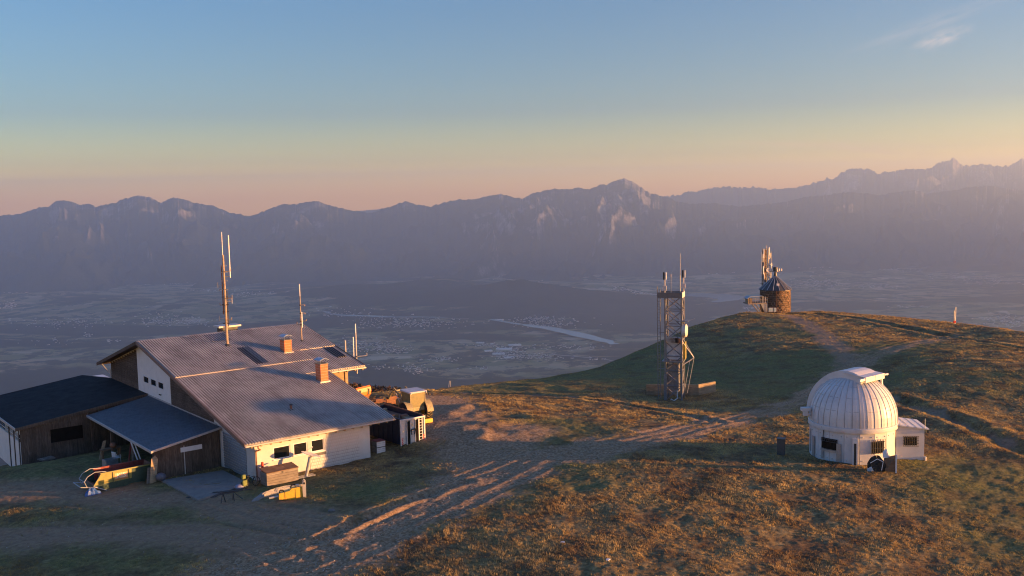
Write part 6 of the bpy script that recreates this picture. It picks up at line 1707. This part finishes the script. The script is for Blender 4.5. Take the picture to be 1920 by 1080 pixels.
def tree_mat(name, cols):
    m, ns, ls, bs = nmat(name); co = coords(ns)
    c = ramp(ns, ls, noise(ns, ls, .12, 5, .7, co), cols); ls.new(c, bs.inputs['Base Color']); bs.inputs['Roughness'].default_value = .95; bs.inputs['Specular IOR Level'].default_value = .1
    return m
M_AUT = tree_mat('autumn_wood', [(.3, (.04,.03,.022)), (.5, (.07,.045,.03)), (.7, (.09,.06,.04))])
M_FIR = tree_mat('fir_wood', [(.3, (.012,.02,.012)), (.7, (.035,.045,.022))])
rg = np.random.default_rng(5); sp = []; sf = []
for i in range(1500):
    px_ = rg.uniform(600, 1010); row = np.interp(px_, [600, 660, 760, 800, 850, 930, 1010], [690, 703, 712, 722, 720, 704, 700]) + rg.uniform(16, 46)
    D_ = rg.uniform(330, 620); q = at_y(px_, row, D_); h_ = rg.uniform(4, 8)
    (sp if rg.random() < (.75 if px_ < 740 or px_ > 860 else .35) else sf).append((q[0], q[1], q[2]-h_, h_))
conifer_mass('autumn_wood', sp, M_AUT, 'brown autumn wood on the shoulder below the hilltop', 3, 'leaf')
conifer_mass('fir_wood', sf, M_FIR, 'dark fir wood on the shoulder below the hilltop', 4, 'cone')
# the shoulder itself
aa = np.linspace(-.42, .12, 60); dd3 = np.linspace(235, 900, 40); A4, D4 = np.meshgrid(aa, dd3, indexing='ij')
rows = np.interp(A4*FPX+960, [200, 560, 660, 760, 800, 850, 930, 1010, 1150], [800, 740, 722, 730, 745, 745, 728, 724, 760])
Z4 = CAMH - D4*((rows-361)/FPX) - np.maximum(0, D4-600)**1.3*.25
sh = mesh_np('wooded_shoulder', np.stack([A4*D4, D4, Z4-3+2.5*fbm(A4*D4*.03, D4*.03, 3, 401)], -1).reshape(-1, 3), grid_faces(60, 40), M_SLOPE, True)
tag(sh, kind='structure')

# ------------------------------------------------------------------ valley: water, settlements, roads
def valley_xy(px_, row, z=VZ): q = at_z(px_, row, z); return q[0], q[1]
def vz(x, y):
    z = VZ+14*fbm(np.array([x*.0012]), np.array([y*.0012]), 4, 101)[0]
    for px_, py_, D_, hw, hd, hh in HILLS:
        q = at_y(px_, py_, D_); gh = math.exp(-(((x-q[0])/hw)**2+((y-D_)/hd)**2)); z += gh*hh*1.4*(1+.35*fbm(np.array([x*.002]), np.array([y*.002]), 4, 103)[0])
    return z
m, ns, ls, bs = nmat('lake_water'); bs.inputs['Base Color'].default_value = (.10,.14,.16,1); bs.inputs['Roughness'].default_value = .12; bs.inputs['Specular IOR Level'].default_value = .8
bump(ns, ls, noise(ns, ls, .02, 3, .6, coords(ns)), .15, 2, bs); M_WATER = m
def water(name, P):
    V = [(*valley_xy(a, b), VZ+16) for a, b in P]
    # resample the outline so that its edge is not straight
    out = []
    for i in range(len(V)):
        p, q = np.array(V[i]), np.array(V[(i+1) % len(V)]); n_ = max(2, int(np.linalg.norm(q-p)/120))
        for k_ in range(n_):
            c = p+(q-p)*k_/n_; c[:2] += RNG.normal(0, 14, 2); out.append(tuple(c))
    me = bpy.data.meshes.new(name); me.from_pydata(out, [], [tuple(range(len(out)))]); me.update(); me.materials.append(M_WATER)
    o = bpy.data.objects.new(name, me); COL.objects.link(o); tag(o, kind='structure')
water('reservoir_water', [(978,610),(1000,612),(1040,616),(1075,623),(1100,630),(1130,637),(1158,646),(1150,649),(1120,643),(1090,637),(1060,629),(1030,622),(1000,617),(980,613)])
water('river_water', [(590,576),(600,577),(611,579),(608,584),(622,589),(640,592.5),(720,595),(790,596),(840,597),(840,597.8),(780,597),(700,596.3),(630,594),(612,590),(600,585)])
water('lake_water', [(1285,553),(1310,552),(1345,553),(1380,555),(1400,559),(1385,565),(1350,569),(1315,568),(1292,565)])
water('far_pond_water', [(104,524),(118,521),(130,519),(128,522),(115,526)]); water('far_pond_water', [(122,536),(134,533),(142,533),(136,537),(126,538)])
water('upper_river_water', [(920,600),(945,604),(975,610),(974,612),(940,606),(918,602)])
M_HOUSE = plain('pale_house_render', (.72,.69,.63), .9, .2, .01); M_HROOF = plain('brown_roof_tile', (.16,.09,.07), .9, .3, .01)
VIL = [  # px, row, spread px, spread rows, houses, size
 (330,603,75,8,190,13),(120,605,110,10,110,12),(20,578,25,5,40,14),(45,548,45,6,60,14),(320,528,70,6,90,13),(165,628,10,3,14,13),(440,650,0,0,0,0),
 (470,562,45,6,50,13),(770,606,100,9,240,13),(690,648,60,13,170,11),(740,655,30,8,60,11),(778,693,28,7,55,10),(710,690,35,5,25,10),(830,675,38,4,60,10),(990,668,70,6,170,11),(955,657,35,8,80,12),
 (1045,650,90,5,60,11),(1030,605,70,8,130,12),(1000,598,40,5,60,13),(910,647,35,3,30,11),(1120,672,20,3,12,11),(980,520,55,5,110,15),(860,520,25,4,50,15),(1190,563,55,5,110,14),(1230,560,40,5,70,14),
 (600,513,45,5,60,14),(545,500,30,3,25,15),(1330,512,60,6,70,15),(1530,533,60,10,150,14),(1520,512,45,4,50,15),(1650,537,60,4,60,14),(1860,526,60,8,90,14),(1780,520,60,8,60,15),(1885,600,40,12,120,12),(1720,575,50,2,25,13),
 (650,590,60,6,60,12),(1420,578,30,4,40,12),(1250,505,40,6,50,15),(1680,507,60,5,40,15),(400,545,50,5,50,13),(210,640,15,3,10,12),(100,640,60,6,18,12),(560,640,40,8,20,11),(640,676,25,6,30,10),(900,690,25,3,12,10)]
names = 0
for px_, row, sx, sy, nh, sz in VIL:
    if not nh: continue
    mb = MB()
    hs = []
    for i in range(nh):
        a = px_+RNG.normal(0, sx*.5); b = row+RNG.normal(0, sy*.55); x, y = valley_xy(a, b); z = vz(x, y)-1
        w_ = sz*RNG.uniform(.5, 1.15)*.95; l_ = w_*RNG.uniform(.9, 1.8); h_ = RNG.uniform(5, 9)
        if RNG.random() < .06: w_ *= 2; l_ *= 2.2; h_ *= 1.1
        f_ = Fr((x, y, z), RNG.uniform(0, 3.14)); mb.fr = f_
        mb.box(-l_/2, l_/2, -w_/2, w_/2, 0, h_)
        hs.append((f_, l_, w_, h_))
    v = mb.build('village', M_HOUSE); tag(v, kind='stuff'); v['label'] = 'pale houses of a village scattered on the valley floor'
    rb = MB()
    for f_, l_, w_, h_ in hs:
        rb.fr = f_; rb.prism([(-l_/2-.5, -w_/2-.6, h_), (-l_/2-.5, w_/2+.6, h_), (-l_/2-.5, 0, h_+w_*.28)], (l_+1, 0, 0))
    r_ = rb.build('village_roofs', M_HROOF, v); tag(r_, kind='stuff')
# the works with long white halls in the middle of the valley
for k_, (a, b, l_, w_, h_, lbl) in enumerate(((945, 655, 150, 60, 14, 'largest pale factory hall on the valley floor'), (935, 664, 110, 45, 12, 'factory hall just below the largest one on the valley floor'), (965, 647, 120, 40, 14, 'factory hall behind the largest one on the valley floor'),
        (916, 658, 70, 40, 11, 'small factory hall left of the largest one on the valley floor'), (955, 671, 90, 35, 10, 'nearest factory hall at the edge of the village below the works'), (935, 600, 110, 35, 12, 'long pale hall beside the upper river'), (900, 643, 80, 30, 10, 'pale hall among fields left of the works'), (480, 800, 0, 0, 0, ''))):
    if not l_: continue
    x, y = valley_xy(a, b); f_ = Fr((x, y, vz(x, y)-1), RNG.uniform(-.3, .4))
    t_ = thing('factory_hall', f_.o, lbl, 'factory', 'halls of the works in the valley')
    MB(f_).box(-l_/2, l_/2, -w_/2, w_/2, 0, h_).build('wall', M_HOUSE, t_)
    for i in range(4): MB(f_).prism([(-l_/2+i*l_/4, -w_/2, h_), (-l_/2+(i+.97)*l_/4, -w_/2, h_), (-l_/2+(i+.5)*l_/4, -w_/2, h_+3)], (0, w_, 0)).build('roof', M_HOUSE, t_)
# roads and the motorway bridge
M_ROADF = plain('far_road', (.30,.29,.28), .9, .2, .01)
def far_road(P, w_, lift=17):
    pts_ = [valley_xy(a, b) for a, b in P]; V = []
    for i, (x, y) in enumerate(pts_):
        x0_, y0_ = pts_[max(0, i-1)]; x1_, y1_ = pts_[min(len(pts_)-1, i+1)]; d = np.array([x1_-x0_, y1_-y0_]); d /= np.linalg.norm(d)
        V += [(x-d[1]*w_/2, y+d[0]*w_/2, VZ+lift), (x+d[1]*w_/2, y-d[0]*w_/2, VZ+lift)]
    me = bpy.data.meshes.new('valley_road'); me.from_pydata(V, [], [(2*i, 2*i+1, 2*i+3, 2*i+2) for i in range(len(pts_)-1)]); me.update(); me.materials.append(M_ROADF)
    tag((lambda o: (COL.objects.link(o), o)[1])(bpy.data.objects.new('valley_road', me)), kind='structure')
far_road([(1030,668),(1070,671),(1110,675)], 26); far_road([(640,596.5),(760,598),(880,600)], 20); far_road([(580,509),(604,511),(630,514)], 40, 30)
far_road([(300,612),(360,609),(420,607)], 16); far_road([(370,571),(450,571),(520,570)], 24); far_road([(1600,532),(1700,534),(1850,537)], 26); far_road([(1130,676),(1160,683)], 14)
